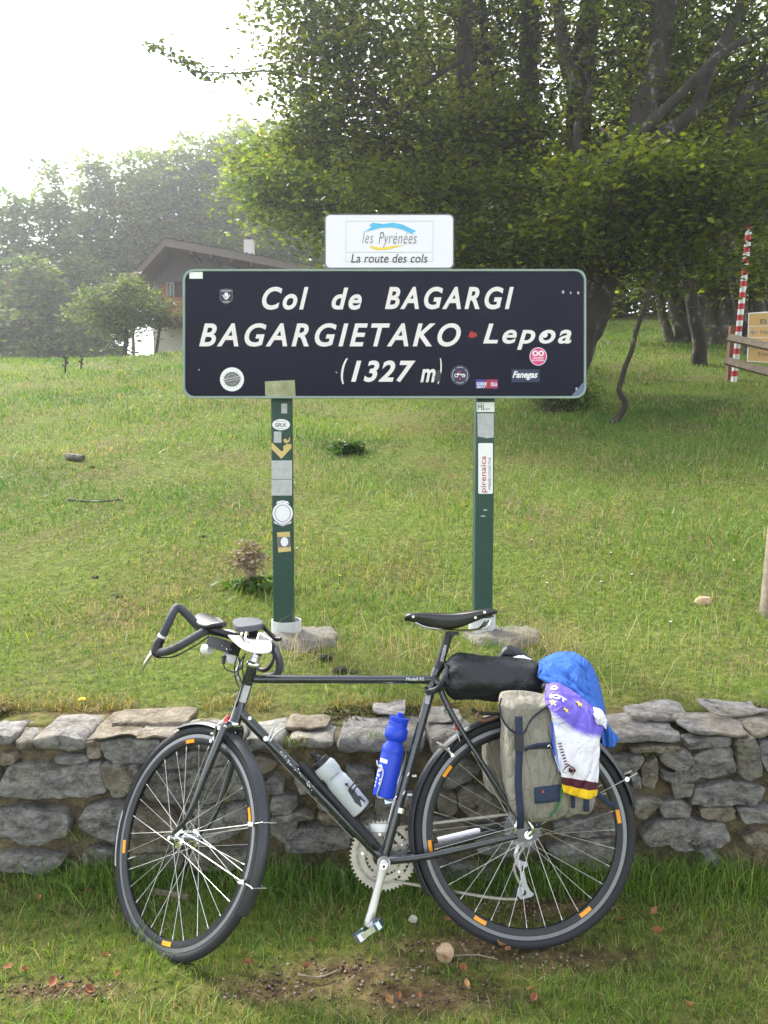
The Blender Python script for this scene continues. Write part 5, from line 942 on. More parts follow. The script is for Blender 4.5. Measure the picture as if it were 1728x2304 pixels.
# mudguards
def guard(name, hub, e1, e2, n, a0, a1, w):
    pr = [(.358 - .014 * (q ** 2) ** .9 , q * w) for q in (-1, -.75, -.4, 0, .4, .75, 1)]; pr = pr + [(r - .0015, q * .99) for r, q in reversed(pr)]
    mb = MB(); mb.ring(hub, e1, e2, n, pr, math.radians(a0), math.radians(a1), 60); return mb.build(name, MT['guard'], bike)
MT['guard'] = M('dull_black_mudguard', '#33353a', .38, var=.12, scale=12, dirt_or_shade=.15, dirt_or_shade_col='#77777a')
guard('rear_mudguard', RH, X1, Z1, N1, 12, 212, .024); guard('front_mudguard', FH, E1, E2, LAT, -32, 110, .023)
def ang(hub, e1, e2, n, a, r, s): a = math.radians(a); return hub + (e1 * math.cos(a) + e2 * math.sin(a)) * r + n * s
for a in (10, -18):
    for s in (-1, 1):
        q = ang(FH, E1, E2, LAT, a, .362, s * .024); tubep('mudguard_stay', [FH + LAT * s * .052 + E2 * .01, ang(FH, E1, E2, LAT, a, .30, s * .028), q], .0014, 'spoke', seg=6)
        mb = MB(); mb.box(ang(FH, E1, E2, LAT, a, .318, s * .027), (.011, .005, .006), [E1, LAT, E2]); mb.build('stay_clip', MT['alu'], bike, smooth=False)
    tubep('stay_bolt', [ang(FH, E1, E2, LAT, a, .361, -.027), ang(FH, E1, E2, LAT, a, .361, .027)], .0022, 'chrome', seg=8)
for a in (26, 60):
    for s in (-1, 1):
        tubep('mudguard_stay', [DR[s], ang(RH, X1, Z1, N1, a, .39 if a < 40 else .355, s * .027)], .0014, 'spoke', seg=6)
        mb = MB(); mb.tube([ang(RH, X1, Z1, N1, a, .352, s * .024), ang(RH, X1, Z1, N1, a, .352, s * .034)], .007, 12); mb.build('stay_clip', MT['chrome'], bike)
# cantilever brakes
def brake(base, up, out, n):
    tubep('brake_arm', [base - n * .034, base - n * .036 + up * .02, base - n * .05 + up * .05 - out * .01], [.007, .0055, .004], 'alu', n=3)
    tubep('brake_pad', [base - n * .018 + up * .012 - out * .028, base - n * .018 + up * .020 + out * .028], .0055, 'black', seg=8); tubep('brake_bolt', [base - n * .045, base - n * .016], .005, 'chrome')
    tubep('brake_bolt', [base - n * .046 + up * .022 + out * .006, base - n * .018 + up * .016], .0035, 'alu')
bF = SA(-.075, 0, .03); brake(bF, AX, FWD, LAT); brake(bF, AX, FWD, -LAT); tubep('brake_cable', [bF - LAT * .05 + AX * .05 - FWD * .01, SA(.012, -.01, .03)], .0009, 'spoke', seg=5)
bR = ang(RH, X1, Z1, N1, 134, .318, 0); oR = Vector((math.cos(math.radians(134)), 0, math.sin(math.radians(134)))); tR = Vector((-oR.z, 0, oR.x)); brake(bR, oR, -tR, N1); brake(bR, oR, -tR, -N1); mb = MB(); mb.box(bp(1026, 1635, -.02), (.004, .003, .012)); mb.build('cable_hanger', MT['red'], bike, smooth=False); tubep('brake_cable', [bp(1035, 1668, -.045), bp(1026, 1640, -.02), bp(1014, 1600, 0)], .0009, 'spoke', seg=5)
mb = MB(); mb.box(SA(-.002, -.006, .026), (.009, .007, .012), [LAT, FWD, AX]); mb.build('front_reflector', MT['red'], bike, smooth=False)
# drivetrain
CR = BBp + N1 * .048
def chainring(name, c, R, T, ri, m='alu', th=.0022):
    mb = MB(); P = []; 
    for k in range(T):
        for da, q in ((-.5, -.0035), (-.22, -.002), (-.1, .0035), (.1, .0035), (.22, -.002)): a = (k + da) * 2 * math.pi / T; P.append((R + q, a))
    dirv = lambda r, a: c + X1 * (r * math.cos(a)) + Z1 * (r * math.sin(a)); rows = []
    for r, a in P + [P[0]]: rows.append([dirv(r, a) - N1 * th / 2, dirv(ri, a) - N1 * th / 2, dirv(ri, a) + N1 * th / 2, dirv(r, a) + N1 * th / 2, dirv(r, a) - N1 * th / 2])
    mb.grid(rows); return mb.build(name, MT[m], bike, smooth=False)
MT['ringalu'] = M('worn_chainring_alloy', '#b9b3a6', .45, metal=.7, var=.15, scale=40)
r1 = chainring('chainring', CR + N1 * .007, .103, 50, .084, 'ringalu'); r2 = chainring('chainring', CR, .078, 38, .058, 'ringalu'); r3 = chainring('chainring', CR - N1 * .008, .052, 26, .034, 'ringalu')
mb = MB()
for k in range(5):
    a = k * 2 * math.pi / 5 + .5; u = X1 * math.cos(a) + Z1 * math.sin(a); t = X1 * -math.sin(a) + Z1 * math.cos(a); mb.prism([CR + N1 * .002 + u * .012 + t * .009, CR + N1 * .002 + u * .09 + t * .006, CR + N1 * .002 + u * .09 - t * .006, CR + N1 * .002 + u * .012 - t * .009], N1, .004)
mb.build('crank_spider', MT['ringalu'], bike, smooth=False)
for k in range(5):
    a = k * 2 * math.pi / 5 + .5; u = X1 * math.cos(a) + Z1 * math.sin(a); tubep('chainring_bolt', [CR + u * .066 - N1 * .007, CR + u * .066 + N1 * .003], .0045, 'chrome', seg=8)
def crank(c, tip, s, lab):
    t = (tip - c).normalized(); u = N1.cross(t); mb = MB(); L = (tip - c).length; rows = []
    for q, w, h, o in ((-.1, .004, .007, 0), (-.07, .0125, .0085, 0), (0, .0155, .0095, 0), (.08, .0145, .009, 0), (.25, .0110, .0075, s * .002), (.75, .0125, .007, s * .006), (.92, .0145, .007, s * .008), (1, .013, .007, s * .008), (1.06, .005, .006, s * .008)):
        p = c + t * L * q + N1 * o; rows.append([p + u * w * a + N1 * h * b for a, b in ((-1, -.5), (-.75, -1), (.75, -1), (1, -.5), (1, .5), (.75, 1), (-.75, 1), (-1, .5))])
    i = mb.grid(rows, True); mb.f.append(tuple(reversed(i[0]))); mb.f.append(tuple(i[-1])); return mb.build('crank_arm', MT['crank'], bike, smooth='all', label=lab)
MT['crank'] = M('worn_crank_alloy', '#cfccc8', .38, metal=.75, var=.06, scale=30)
cl = BBp - N1 * .075; tl = bp(827, 2090, -.085); tl = cl + (Vector((tl.x, cl.y, tl.z)) - cl).normalized() * .172; crank(cl, tl, -1, 'left crank arm hanging down'); tubep('crank_bolt', [cl - N1 * .013, cl - N1 * .009], .009, 'chrome', seg=16); tubep('crank_bolt', [cl - N1 * .0145, cl - N1 * .012], .004, 'black', seg=8)
cr_ = BBp + N1 * .062; tr_ = cr_ - (tl - cl); crank(cr_, Vector((tr_.x, cr_.y, tr_.z)), 1, 'right crank arm pointing up behind the frame')
def pedal(c, s, tilt):
    p = empty('pedal', parent=bike); mb = MB(); mb.tube([c, c + N1 * s * .03, c + N1 * s * .058], [.009, .0075, .006], 12); mb.build('axle', MT['chrome'], p)
    a = Vector((math.cos(tilt), 0, math.sin(tilt))); b_ = Vector((-math.sin(tilt), 0, math.cos(tilt)))
    for q in (-1, 1):
        mb = MB(); o = c + a * q * .028; rows = [[c + N1 * s * y + a * q * x + b_ * z for z in (-.010, .010)] for y, x in ((.012, .012), (.014, .042), (.020, .046), (.052, .040), (.058, .030), (.050, .010))]; mb.grid(rows); mb.build('cage', MT['pedalblue'], p, thick=.003, smooth=False)
    mb = MB(); mb.box(c + N1 * s * .035, (.02, .022, .008), [a, N1, b_]); mb.build('body', MT['chrome'], p, smooth=False)
    return p
MT['pedalblue'] = M('polished_pedal_cage', '#b9c6d6', .2, metal=.9, var=.1)
pedal(tl - N1 * .012, -1, .55); pedal(Vector((tr_.x, cr_.y + .012, tr_.z)), 1, .2)
SPK = RH + N1 * .040
for k, R in enumerate((.058, .050, .043, .036, .030)): chainring('sprocket', SPK + N1 * (.005 * k - .008), R, int(R * 500), R * .5, 'rimgrey')
DJ = bp(1167, 2008, .045); DU = bp(1170, 1945, .045); 
for c, R in ((DU, .018), (DJ, .018)): chainring('jockey_wheel', c, R, 11, .004, 'black', .006)
mb = MB(); mb.prism([bp(x, y, .036) for x, y in ((1156, 1925), (1166, 1920), (1162, 1932), (1176, 1938), (1187, 1940), (1186, 1950), (1178, 1954), (1186, 1990), (1193, 2004), (1202, 2012), (1196, 2018), (1172, 2024), (1163, 2014), (1165, 1998), (1176, 1994), (1170, 1960), (1160, 1944))], N1, .004); mb.build('derailleur_cage', M('satin_derailleur_alloy', '#a3a3a6', .35, metal=.85), bike, smooth=False); mb = MB(); mb.prism([bp(x, y, .034) for x, y in ((1174, 1948), (1177, 1948), (1177, 1960), (1174, 1960))], N1, .001); mb.prism([bp(x, y, .034) for x, y in ((1180, 2003), (1184, 2004), (1184, 2012), (1176, 2018), (1174, 2014), (1180, 2010))], N1, .001); mb.build('cage_slot', MT['black'], bike, smooth=False)
tubep('derailleur_body', [RH + Vector((.006, .062, -.022)), bp(1160, 1925, .06), DU + N1 * .01], [.010, .012, .008], 'alu', n=3)
path = [ang(CR, X1, Z1, N1, a, .079, 0) for a in range(95, 300, 8)] + crom([ang(CR, X1, Z1, N1, 292, .079, 0), DJ + Vector((-.1, 0, -.012)), DJ + Vector((-.005, 0, -.019))], 5)
path2 = [ang(SPK, X1, Z1, N1, 100, .045, 0), ang(CR, X1, Z1, N1, 92, .079, 0)]; path3 = [DJ + Vector((.018, 0, .0)), DU + Vector((-.018, 0, .0)), SPK + Vector((.040, 0, -.01)), SPK + Vector((.03, 0, .03)), ang(SPK, X1, Z1, N1, 100, .045, 0)]
def chain(path):
    P = crom(path, 6); L = [0]
    for a, b_ in zip(P, P[1:]): L.append(L[-1] + (b_ - a).length)
    mb = MB(); n = int(L[-1] / .0127); at_ = lambda s: next((P[i] + (P[i + 1] - P[i]) * ((s - L[i]) / max(1e-9, L[i + 1] - L[i])) for i in range(len(P) - 1) if L[i + 1] >= s), P[-1])
    for k in range(n):
        a, b_ = at_(k * .0127), at_((k + 1) * .0127); t = (b_ - a).normalized(); u = N1.cross(t); w = .0035 if k % 2 else .0025
        for s in (-1, 1): mb.box((a + b_) / 2 + N1 * s * w, (.0078, .0006, .0036), [t, N1, u])
        mb.tube([a - N1 * .0034, a + N1 * .0034], .0032, 6)
    mb.build('chain', MT['chainmetal'], bike, smooth=False)
MT['chainmetal'] = M('oily_chain', '#98948a', .4, metal=.8, var=.3, scale=90); chain(path); chain(path2); chain(path3)
tubep('carrier_tube', [bp(984, 1892, .075), bp(1035, 1882, .075), bp(1100, 1862, .075), bp(1125, 1858, .075)], .010, 'black'); tubep('carrier_sleeve', [bp(985, 1891.5, .0745), bp(1080, 1869, .0745)], .0104, 'whiteplastic')
tubep('front_derailleur', [bp(889, 1852, -.0), bp(883, 1850, .03)], .010, 'chrome'); tubep('derailleur_clamp', [bp(901, 1828, 0), bp(904, 1817, 0)], .0175, 'chrome'); mb = MB(); mb.box(bp(855, 1862, .05), (.03, .010, .012)); mb.build('front_derailleur_cage', MT['alu'], bike, smooth=False)
for y in (1746, 1788): c = bp(918 if y == 1746 else 908, y, 0); tubep('cage_clamp', [c - Vector((.003, 0, -.006)), c + Vector((.0005, 0, .004))], .0172, 'alu'); tubep('clamp_bolt', [c + Vector((.012, -.006, 0)), c + Vector((.026, -.006, 0))], .005, 'alu')
# saddle and seat post
sd = bp(1013, 1418); pst = empty('seat_post', parent=bike); mb = MB(); mb.tube([bp(984, 1512), bp(1006, 1440), bp(1011, 1424)], [.0136, .0136, .0125], 16); mb.build('shaft', MT['black'], pst); mb = MB(); mb.box(bp(1020, 1423), (.016, .018, .008)); mb.tube([bp(1018, 1430, -.02), bp(1018, 1430, .02)], .006, 10); mb.build('clamp', MT['black'], pst, smooth=False)
write('decal_lettering', 'POSTMODERN', lambda s, t: bp(993 + 9 * t + 7 * (s - .5), 1494 - 42 * t + 2 * (s - .5), -.0142), MT['white'], pst, (0, 0, 0), 0, 0, 1, True)
saddle = empty('saddle', parent=bike); prof = [(911, 1388, .011, .006), (914, 1380, .018, .016), (940, 1379, .021, .026), (975, 1380, .026, .040), (1005, 1381, .038, .046), (1035, 1380, .056, .040), (1062, 1375, .071, .030), (1085, 1372, .077, .022), (1105, 1371, .076, .012), (1112, 1373, .070, .005)]
mb = MB(); rows = []
for x, y, hw, sk in prof:
    p = bp(x, y); row = []
    for a in np.linspace(-1, 1, 15):
        q = abs(a); sg = math.copysign(1, a); yy = hw * (min(1, q / .72)) ** .9; zz = -.006 * (q / .72) ** 2 if q < .72 else -.006 - sk * ((q - .72) / .28) ** .9 * 1.0
        row.append(p + Vector((0, sg * (yy - (.008 * (q - .72) / .28 if q > .72 else 0)), zz)))
    rows.append(row)
mb.grid([crom(r_, 1) for r_ in rows]); mb.build('seat', MT['leather'], saddle, smooth='all', thick=.004, sub=1)
for x, y, hw in ((930, 1388, .0225), (1070, 1390, .0722), (1091, 1378, .079)): mb = MB(); c = bp(x, y, -hw); mb.tube([c - N1 * .003, c + N1 * .002], [.003, .0045], 10); mb.build('rivet', MT['whiteplastic'], saddle)
for s in (-1, 1): mb = MB(); mb.tube(crom([bp(934, 1401) + N1 * s * .012, bp(960, 1412) + N1 * s * .02, bp(1020, 1419) + N1 * s * .022, bp(1075, 1416) + N1 * s * .035, bp(1096, 1398) + N1 * s * .05], 5), .0035, 8); mb.build('rail', MT['chrome'], saddle)
for s in (-1, 1): mb = MB(); mb.tube(crom([bp(1080, 1416) + N1 * s * .055, bp(1092, 1412) + N1 * s * .06, bp(1098, 1396) + N1 * s * .062], 4), .0028, 8); mb.build('bag_loop', MT['chrome'], saddle)
# handlebar
hb = empty('handlebar', parent=bike); tops = L_ht + .072
def hpart(name, pts, r, m, n=5, seg=14):
    mb = MB(); P = crom(pts, n) if n else pts; rr = [float(x[0]) for x in crom([(q, 0, 0) for q in r], n)] if hasattr(r, '__len__') and n else r
    mb.tube(P, rr, seg); return mb.build(name, MT[m], hb)
hpart('bar_tops', [SA(tops, -.13, .11), SA(tops, -.05, .105), SA(tops, .05, .105), SA(tops, .15, .10)], .0125, 'black', 4)
hpart('left_drop', [SA(tops, -.09, .11), sp(450, 1412, -.11), sp(424, 1386, -.145), sp(406, 1369, -.165), sp(394, 1370, -.18), sp(382, 1395, -.195), sp(364, 1433, -.20), sp(356, 1446, -.20)], .0135, 'tape')
hpart('tape_collar', [sp(367, 1428, -.2), sp(363, 1434, -.2)], .0142, 'whiteplastic', 0)
hpart('left_ramp', [SA(tops, -.11, .11), sp(462, 1420, -.13), sp(440, 1432, -.16), sp(410, 1450, -.185), sp(380, 1464, -.2), sp(358, 1468, -.2)], .0132, 'tape')
hpart('brake_hood', [sp(364, 1437, -.2), sp(355, 1450, -.203), sp(352, 1466, -.203), sp(358, 1476, -.2)], [.013, .0165, .0165, .010], 'black', 4)
hpart('brake_lever', [sp(348, 1456, -.208), sp(338, 1475, -.212), sp(328, 1492, -.212), sp(320, 1508, -.210)], [.006, .007, .0065, .004], 'chrome', 4)
hpart('right_drop', [SA(tops, .14, .10), sp(592, 1438, .185), sp(612, 1452, .19), sp(627, 1480, .19), sp(629, 1503, .19), sp(619, 1520, .19), sp(598, 1523, .19)], .0135, 'tape')
hpart('right_brake_lever', [sp(604, 1452, .17), sp(616, 1480, .17), sp(600, 1506, .16), sp(578, 1505, .155)], [.004, .005, .008, .006], 'black', 4)
# elbow pads and white bracket
def pad(name, pts, m, th): mb = MB(); mb.grid([[sp(*p) for p in r_] for r_ in pts]); return mb.build(name, MT[m], hb, thick=th, sub=2, smooth='all')
MT['pad'] = M('grey_foam_pad', '#4c4f54', .75, var=.15, scale=40)
pad('elbow_pad', [[(437, 1400, -.12), (446, 1412, -.14), (470, 1414, -.15)], [(440, 1386, -.09), (455, 1400, -.12), (482, 1408, -.14)], [(455, 1382, -.06), (472, 1394, -.10), (500, 1408, -.13)], [(470, 1388, -.05), (488, 1398, -.09), (505, 1406, -.12)], [(482, 1394, -.05), (498, 1394, -.09), (506, 1398, -.12)]], 'black', .016)
pad('elbow_pad', [[(523, 1401, .02), (524, 1410, -.01), (536, 1418, -.03)], [(535, 1395, .06), (545, 1405, .01), (556, 1416, -.02)], [(572, 1394, .08), (576, 1404, .03), (580, 1413, 0)], [(588, 1400, .1), (592, 1404, .05), (594, 1409, .02)]], 'pad', .018)
hpart('pad_arm', [sp(590, 1408, .06), sp(606, 1424, .07), sp(620, 1437, .08), sp(632, 1438, .08)], [.008, .007, .008, .006], 'black'); hpart('pad_arm', [SA(tops + .02, -.09, .11), sp(470, 1418, -.10)], .014, 'black', 0); hpart('pad_arm', [SA(tops, .06, .10), sp(570, 1416, .03)], .016, 'black', 0)
wb = empty('bracket', parent=bike); wb['label'] = 'white plastic bracket tray under the elbow pads'
mb = MB(); mb.grid([[sp(*p) for p in r_] for r_ in [[(497, 1419, -.02), (505, 1418, -.01), (515, 1418, .02)], [(516, 1432, -.07), (522, 1428, -.03), (535, 1424, .03)], [(534, 1452, -.10), (544, 1442, -.05), (560, 1434, .02)], [(556, 1465, -.11), (568, 1454, -.06), (582, 1440, .01)], [(588, 1471, -.10), (594, 1460, -.06), (604, 1444, .01)], [(613, 1466, -.07), (611, 1456, -.05), (611, 1443, .01)]]]); mb.build('tray', MT['whiteplastic'], wb, thick=.006, sub=2, smooth='all')
for x0, y0, x1, y1 in ((544, 1424, 540, 1440), (554, 1423, 551, 1440), (583, 1425, 578, 1442), (612, 1440, 585, 1424)): mb = MB(); a, b_ = sp(x0, y0, -.045), sp(x1, y1, -.07); mb.tube([a, b_], .0032, 6); mb.build('rib', MT['whiteplastic'], wb)
for q in ([(538, 1426), (552, 1446)], [(546, 1434), (560, 1446)]): mb = MB(); mb.tube([sp(x, y, -.09) for x, y in q], .002, 6); mb.build('elastic_strap', MT['cable'], wb)
# lamp and cables
lp = empty('headlamp', parent=bike); mb = MB(); c = sp(505, 1453, -.06); B3 = [FWD, LAT, AX]; mb.box(c, (.055, .022, .018), B3); mb.box(c + FWD * .058, (.012, .018, .013), B3); mb.build('housing', MT['black'], lp, smooth=False); mb = MB(); a = sp(474, 1462, -.06); mb.tube([a, a + FWD * .03 - AX * .006, a + FWD * .045 - AX * .01], [.014, .018, .006], 16); mb.build('lens', MT['whiteplastic'], lp)
mb = MB(); mb.tube([sp(510, 1478, -.05), sp(522, 1482, -.05)], [.016, .016], 14); mb.build('horn', MT['whiteplastic'], lp); mb = MB(); mb.tube(crom([sp(506, 1472, -.07), sp(503, 1490, -.07), sp(508, 1505, -.065), sp(530, 1512, -.05), sp(548, 1498, -.03)], 5), .002, 6); mb.build('lamp_cable', MT['cable'], lp); mb = MB(); mb.tube([sp(505, 1476, -.07), sp(503, 1494, -.07)], [.007, .005], 8); mb.build('plug', MT['black'], lp)
for x, y in ((492, 1452), (499, 1453), (510, 1460), (517, 1461)): mb = MB(); p = sp(x, y, -.084); mb.tube([p, p + LAT * .004], .0028, 8); mb.build('bolt', MT['chrome'], lp)
for q in ([(470, 1432, -.12), (440, 1452, -.15), (395, 1476, -.18), (360, 1480, -.2)], [(535, 1470, -.03), (528, 1500, -.02), (532, 1535, 0), (545, 1562, -.0), (534, 1600, -.01), (522, 1618, -.01)], [(550, 1475, -.03), (545, 1500, -.03), (548, 1530, -.02), (538, 1570, -.022), (530, 1590, -.02)], [(553, 1470, -.02), (540, 1490, -.04), (536, 1515, -.035), (548, 1545, -.03)]): tubep('cable', [sp(*p) for p in q], .0024, 'cable', seg=6, n=6)
hpart('bell', [sp(536, 1480, .0), sp(540, 1496, .0), sp(532, 1514, .0), sp(540, 1530, .0)], [.004, .007, .006, .003], 'alu')
tubep('down_tube_cable', [bp(590, 1668, -.01), bp(690, 1780, -.012), bp(795, 1888, -.012)], .0009, 'spoke', seg=5)
# bottle cages
def wire(name, pts, m, n=4, r=.0026): return tubep(name, [bp(*p) for p in pts], r, m, n=n, seg=8)
cg = lambda P, m: wire('bottle_cage', P, m)
cg([(848, 1711, -.03), (850, 1722, -.036), (862, 1733, -.038), (857, 1760, -.038), (848, 1790, -.034), (862, 1796, -.03), (882, 1801, -.01), (890, 1775, -.0), (903, 1735, .0), (913, 1700, -.01), (912, 1686, -.02)], 'whitewire' if 'whitewire' in MT else 'alu'); cg([(886, 1800, 0), (880, 1825, 0), (874, 1848, 0)], 'alu'); cg([(905, 1746, .0), (896, 1768, .0), (888, 1795, 0)], 'alu')
cg([(726, 1755, -.03), (735, 1768, -.02), (770, 1812, -.01), (800, 1838, -.0), (806, 1838, -.02), (834, 1815, -.038), (838, 1806, -.04), (812, 1772, -.046), (802, 1770, -.05), (795, 1780, -.052), (790, 1784, -.05), (786, 1776, -.05), (800, 1758, -.046), (799, 1750, -.04)], 'black')
# rear rack
for s in (-1, 1):
    tubep('rack_rail', [bp(1062, 1596, s * .05), bp(1090, 1606, s * .055), bp(1200, 1602, s * .055), bp(1320, 1596, s * .05)], .005, 'black', n=4); tubep('rack_leg', [bp(1190, 1604, s * .056), RH + Vector((.02, s * .075, .02))], .005, 'black'); tubep('rack_leg', [bp(1280, 1600, s * .056), RH + Vector((.03, s * .075, .02))], .005, 'black')
    mb = MB(); mb.prism([RH + Vector((x, s * .078, z)) for x, z in ((-.005, .09), (.05, .09), (.035, .035), (.012, .03))], (0, 1, 0), .003); mb.build('rack_plate', MT['black'], bike, smooth=False)
for x in (1080, 1140, 1200, 1260, 1315): tubep('rack_crossbar', [bp(x, 1603, -.055), bp(x, 1603, .055)], .0045, 'black')
tubep('rack_hook', [bp(1120, 1612, -.055), bp(1090, 1622, -.07), bp(1072, 1616, -.07), bp(1076, 1604, -.06)], .005, 'brownwood', n=4); tubep('pump_handle', [bp(1176, 1564, -.05), bp(1208, 1548, -.05), bp(1226, 1541, -.05)], [.006, .006, .009], 'alu')

# ================================================================ BOTTLES AND LUGGAGE
def lathe(name, c, a, b_, prof, m, parent, seg=28):
    mb = MB(c); d = (b_ - a); mb.tube([a + d * t for t, _ in prof], [r for _, r in prof], seg); return mb.build(name, MT[m], parent)
a, b_ = bp(862, 1794), bp(901, 1604); bt = bthing('water_bottle', a, 'blue plastic water bottle in the seat tube cage', 'bottle', 'bottles on the bicycle')
lathe('body', a, a, b_, [(0, .026), (.015, .0335), (.04, .0345), (.50, .0345), (.52, .0335), (.535, .0345), (.60, .033), (.64, .0245), (.66, .0245), (.70, .034), (.735, .0355), (.80, .0355), (.83, .032), (.835, .028)], 'bottle', bt); lathe('cap', a, a, b_, [(.82, .026), (.825, .0285), (.87, .0285), (.872, .0305), (.885, .0305), (.89, .028), (.925, .031), (.945, .031), (.95, .018), (.952, .011), (.965, .0115), (.975, .008), (.985, .0085), (.99, .012), (1.0, .011)], 'bottle', bt)
bd_ = (b_ - a).normalized(); bs = N1.cross(bd_).normalized()
def on_bottle(a, r, ax, side): 
    def f(s, t):      # s along the circumference (radians), t along the axis in metres
        return a + ax * t + (side * math.sin(s) - N1 * math.cos(s)) * r
    return f
f1 = on_bottle(a, .0352, bd_, bs if bs.x > 0 else -bs)
mb = MB(a); mb.grid([[f1(s, t) for s in np.linspace(-1.2, -.30, 7)] for t in (.104, .116)]); mb.build('print', MT['white'], bt)
write('lettering', 'full.', lambda s, t: f1(-1.25 + .62 * t, .098 - .072 * s), MT['white'], bt, a, .03, 0, 1)
a, b_ = bp(813, 1824, -.004), bp(703, 1692, -.004); b2 = bthing('water_bottle', a, 'milky grey water bottle with black cap in the down tube cage', 'bottle', 'bottles on the bicycle'); a2 = a
lathe('body', a, a, b_, [(0, .026), (.015, .0345), (.04, .036), (.42, .036), (.50, .0355), (.54, .0320), (.58, .0325), (.62, .0365), (.74, .0365), (.78, .033), (.79, .028)], 'bottle2', b2); lathe('cap', a, a, b_, [(.775, .0265), (.78, .029), (.85, .029), (.86, .027), (.865, .014), (.90, .012), (.91, .012), (.92, .009), (.96, .009), (.965, .011), (1.0, .010)], 'black', b2)
bd_ = (b_ - a).normalized(); bs = N1.cross(bd_).normalized(); sd_ = bs if bs.z > 0 else -bs; f2 = on_bottle(a, .0372, bd_, sd_)
mb = MB(a)
for P in ([(.95, .015), (.30, .012), (.15, .035), (.35, .075), (.62, .082), (.80, .060), (.70, .045), (.9, .035)], [(.60, .080), (.75, .092), (.5, .098), (.42, .090), (.55, .088)]): mb.poly([f2(s, t) for s, t in P])
mb.build('print', MT['darkp'], b2, smooth=False); f3 = on_bottle(a, .0376, bd_, sd_)
write('lettering', 'www.bike', lambda s, t: f3(-.25 + 1.0 * t, .131 + .006 * s), MT['darkp'], b2, a, 0, 0, 1, True)
# dry bag on the rack
a, b_ = bp(1000, 1520), bp(1222, 1533); bag = bthing('dry_bag', a, 'black rolled dry bag strapped on the rear rack', 'bag'); mb = MB(a); rows = []; ax = (b_ - a).normalized(); e2_ = N1; e3_ = ax.cross(N1) * -1
if e3_.z < 0: e3_ = -e3_
for i in range(29):
    t = i / 28; R = .072 * (1 - (max(0, (.14 - t) / .14)) ** 2.2 * .55) * (1 - (max(0, (t - .88) / .12)) ** 2.5 * .45) * (1 - .12 * sm(.5, 1, t)); row = []
    for k in range(36):
        an = k * 2 * math.pi / 36; fold = .010 * math.exp(-t * 5) * math.sin(an * 7 + t * 8) - .004 * math.exp(-abs(mn.noise((t * 6 + an * .5, an * 1.3, 8))) * 12) + .005 * mn.noise((t * 5, math.cos(an) * 1.6, math.sin(an) * 1.6)) + .003 * mn.noise((t * 3, an * 2, 4)); row.append(a + (b_ - a) * t + (e2_ * math.cos(an) * 1.08 + e3_ * math.sin(an)) * (R + fold))
    rows.append(row)
ix = mb.grid(rows, True); mb.f.append(tuple(ix[0])); mb.f.append(tuple(reversed(ix[-1]))); mb.build('sack', MT['drybag'], bag, smooth='all')
for q in ([(1002, 1508, -.03), (996, 1530, -.055), (985, 1548, -.045), (962, 1556, -.02)], [(958, 1548, 0), (964, 1558, -.02), (985, 1552, -.04), (1000, 1530, -.05), (1006, 1505, -.04), (1000, 1490, 0)], [(975, 1522, -.02), (982, 1535, -.03), (996, 1545, -.05)]): mb = MB(a); mb.tube(crom([bp(*p) for p in q], 5), .0075, 8); mb.build('strap', MT['drybag'], bag)
g = bp(1150, 1482, .06); gm = bthing('folded_garment', g, 'black and white garment tucked behind the black dry bag', 'clothing')
for nm, m, pts, hh in (('black_cloth', 'drybag', [(1118, 1488, .05), (1135, 1468, .07), (1165, 1472, .08), (1195, 1488, .08)], .022), ('white_cloth', 'whitecloth', [(1150, 1484, .03), (1175, 1483, .05), (1205, 1494, .05)], .012)):
    MT.setdefault('whitecloth', M('white_cloth', '#dcd9dd', .9, var=.06, bump=.3)); mb = MB(g); P = crom([bp(*p) for p in pts], 5); rows = []
    for i, p in enumerate(P): R = hh * (.55 + .45 * math.sin(math.pi * i / (len(P) - 1))); rows.append([p + Vector((0, math.cos(k * .5236) * R * 1.8, math.sin(k * .5236) * R + .006 * mn.noise((i * .7, k, 2)))) for k in range(12)])
    ix = mb.grid(rows, True); mb.f.append(tuple(ix[0])); mb.f.append(tuple(reversed(ix[-1]))); mb.build(nm, MT[m], gm, smooth='all')
# panniers
def pannier(outline, vs, c, lab):
    t = bthing('pannier', c, lab, 'bag', 'khaki panniers'); mb = MB(c); P0 = crom([(x, y, 0) for x, y in outline] + [(*outline[0], 0)], 4)[:-1]; cx = sum(p[0] for p in P0) / len(P0); cy = sum(p[1] for p in P0) / len(P0); rows = []
    for v, s in vs:
        row = []
        for p in P0:
            q = bp(cx + (p[0] - cx) * s, cy + (p[1] - cy) * s, vs[2][0]); q.y = v + .007 * mn.noise((q.x * 14, q.z * 22, v * 3)) + .003 * mn.noise((q.x * 45, q.z * 60, v)); q.x += .005 * mn.noise((q.z * 25, v * 20, 1)); row.append(q)
        rows.append(row)
    ix = mb.grid(rows, True); mb.f.append(tuple(ix[0])); mb.f.append(tuple(reversed(ix[-1]))); mb.build('bag_body', MT['canvas'], t, smooth='all'); return t
OUT = [(1129, 1640), (1127, 1600), (1136, 1572), (1160, 1563), (1210, 1564), (1250, 1575), (1268, 1605), (1272, 1700), (1270, 1790), (1258, 1828), (1215, 1842), (1168, 1838), (1148, 1818), (1134, 1760), (1129, 1700)]
c = bp(1200, 1838, -.15); pn = pannier(OUT, [(-.075, .90), (-.085, .97), (-.12, 1.0), (-.17, 1.0), (-.195, .975), (-.210, .90), (-.219, .72), (-.223, .45), (-.224, .2)], c, 'near khaki canvas pannier with navy strap and patch')
mb = MB(c); P0 = [(1262, 1692), (1345, 1700), (1342, 1770), (1330, 1828), (1300, 1833), (1264, 1830)]; rows = [[Vector((q.x, v, q.z)) for q in [bp(cx_, cy_, -.17) for cx_, cy_ in P0]] for v in (-.10, -.185)]; 
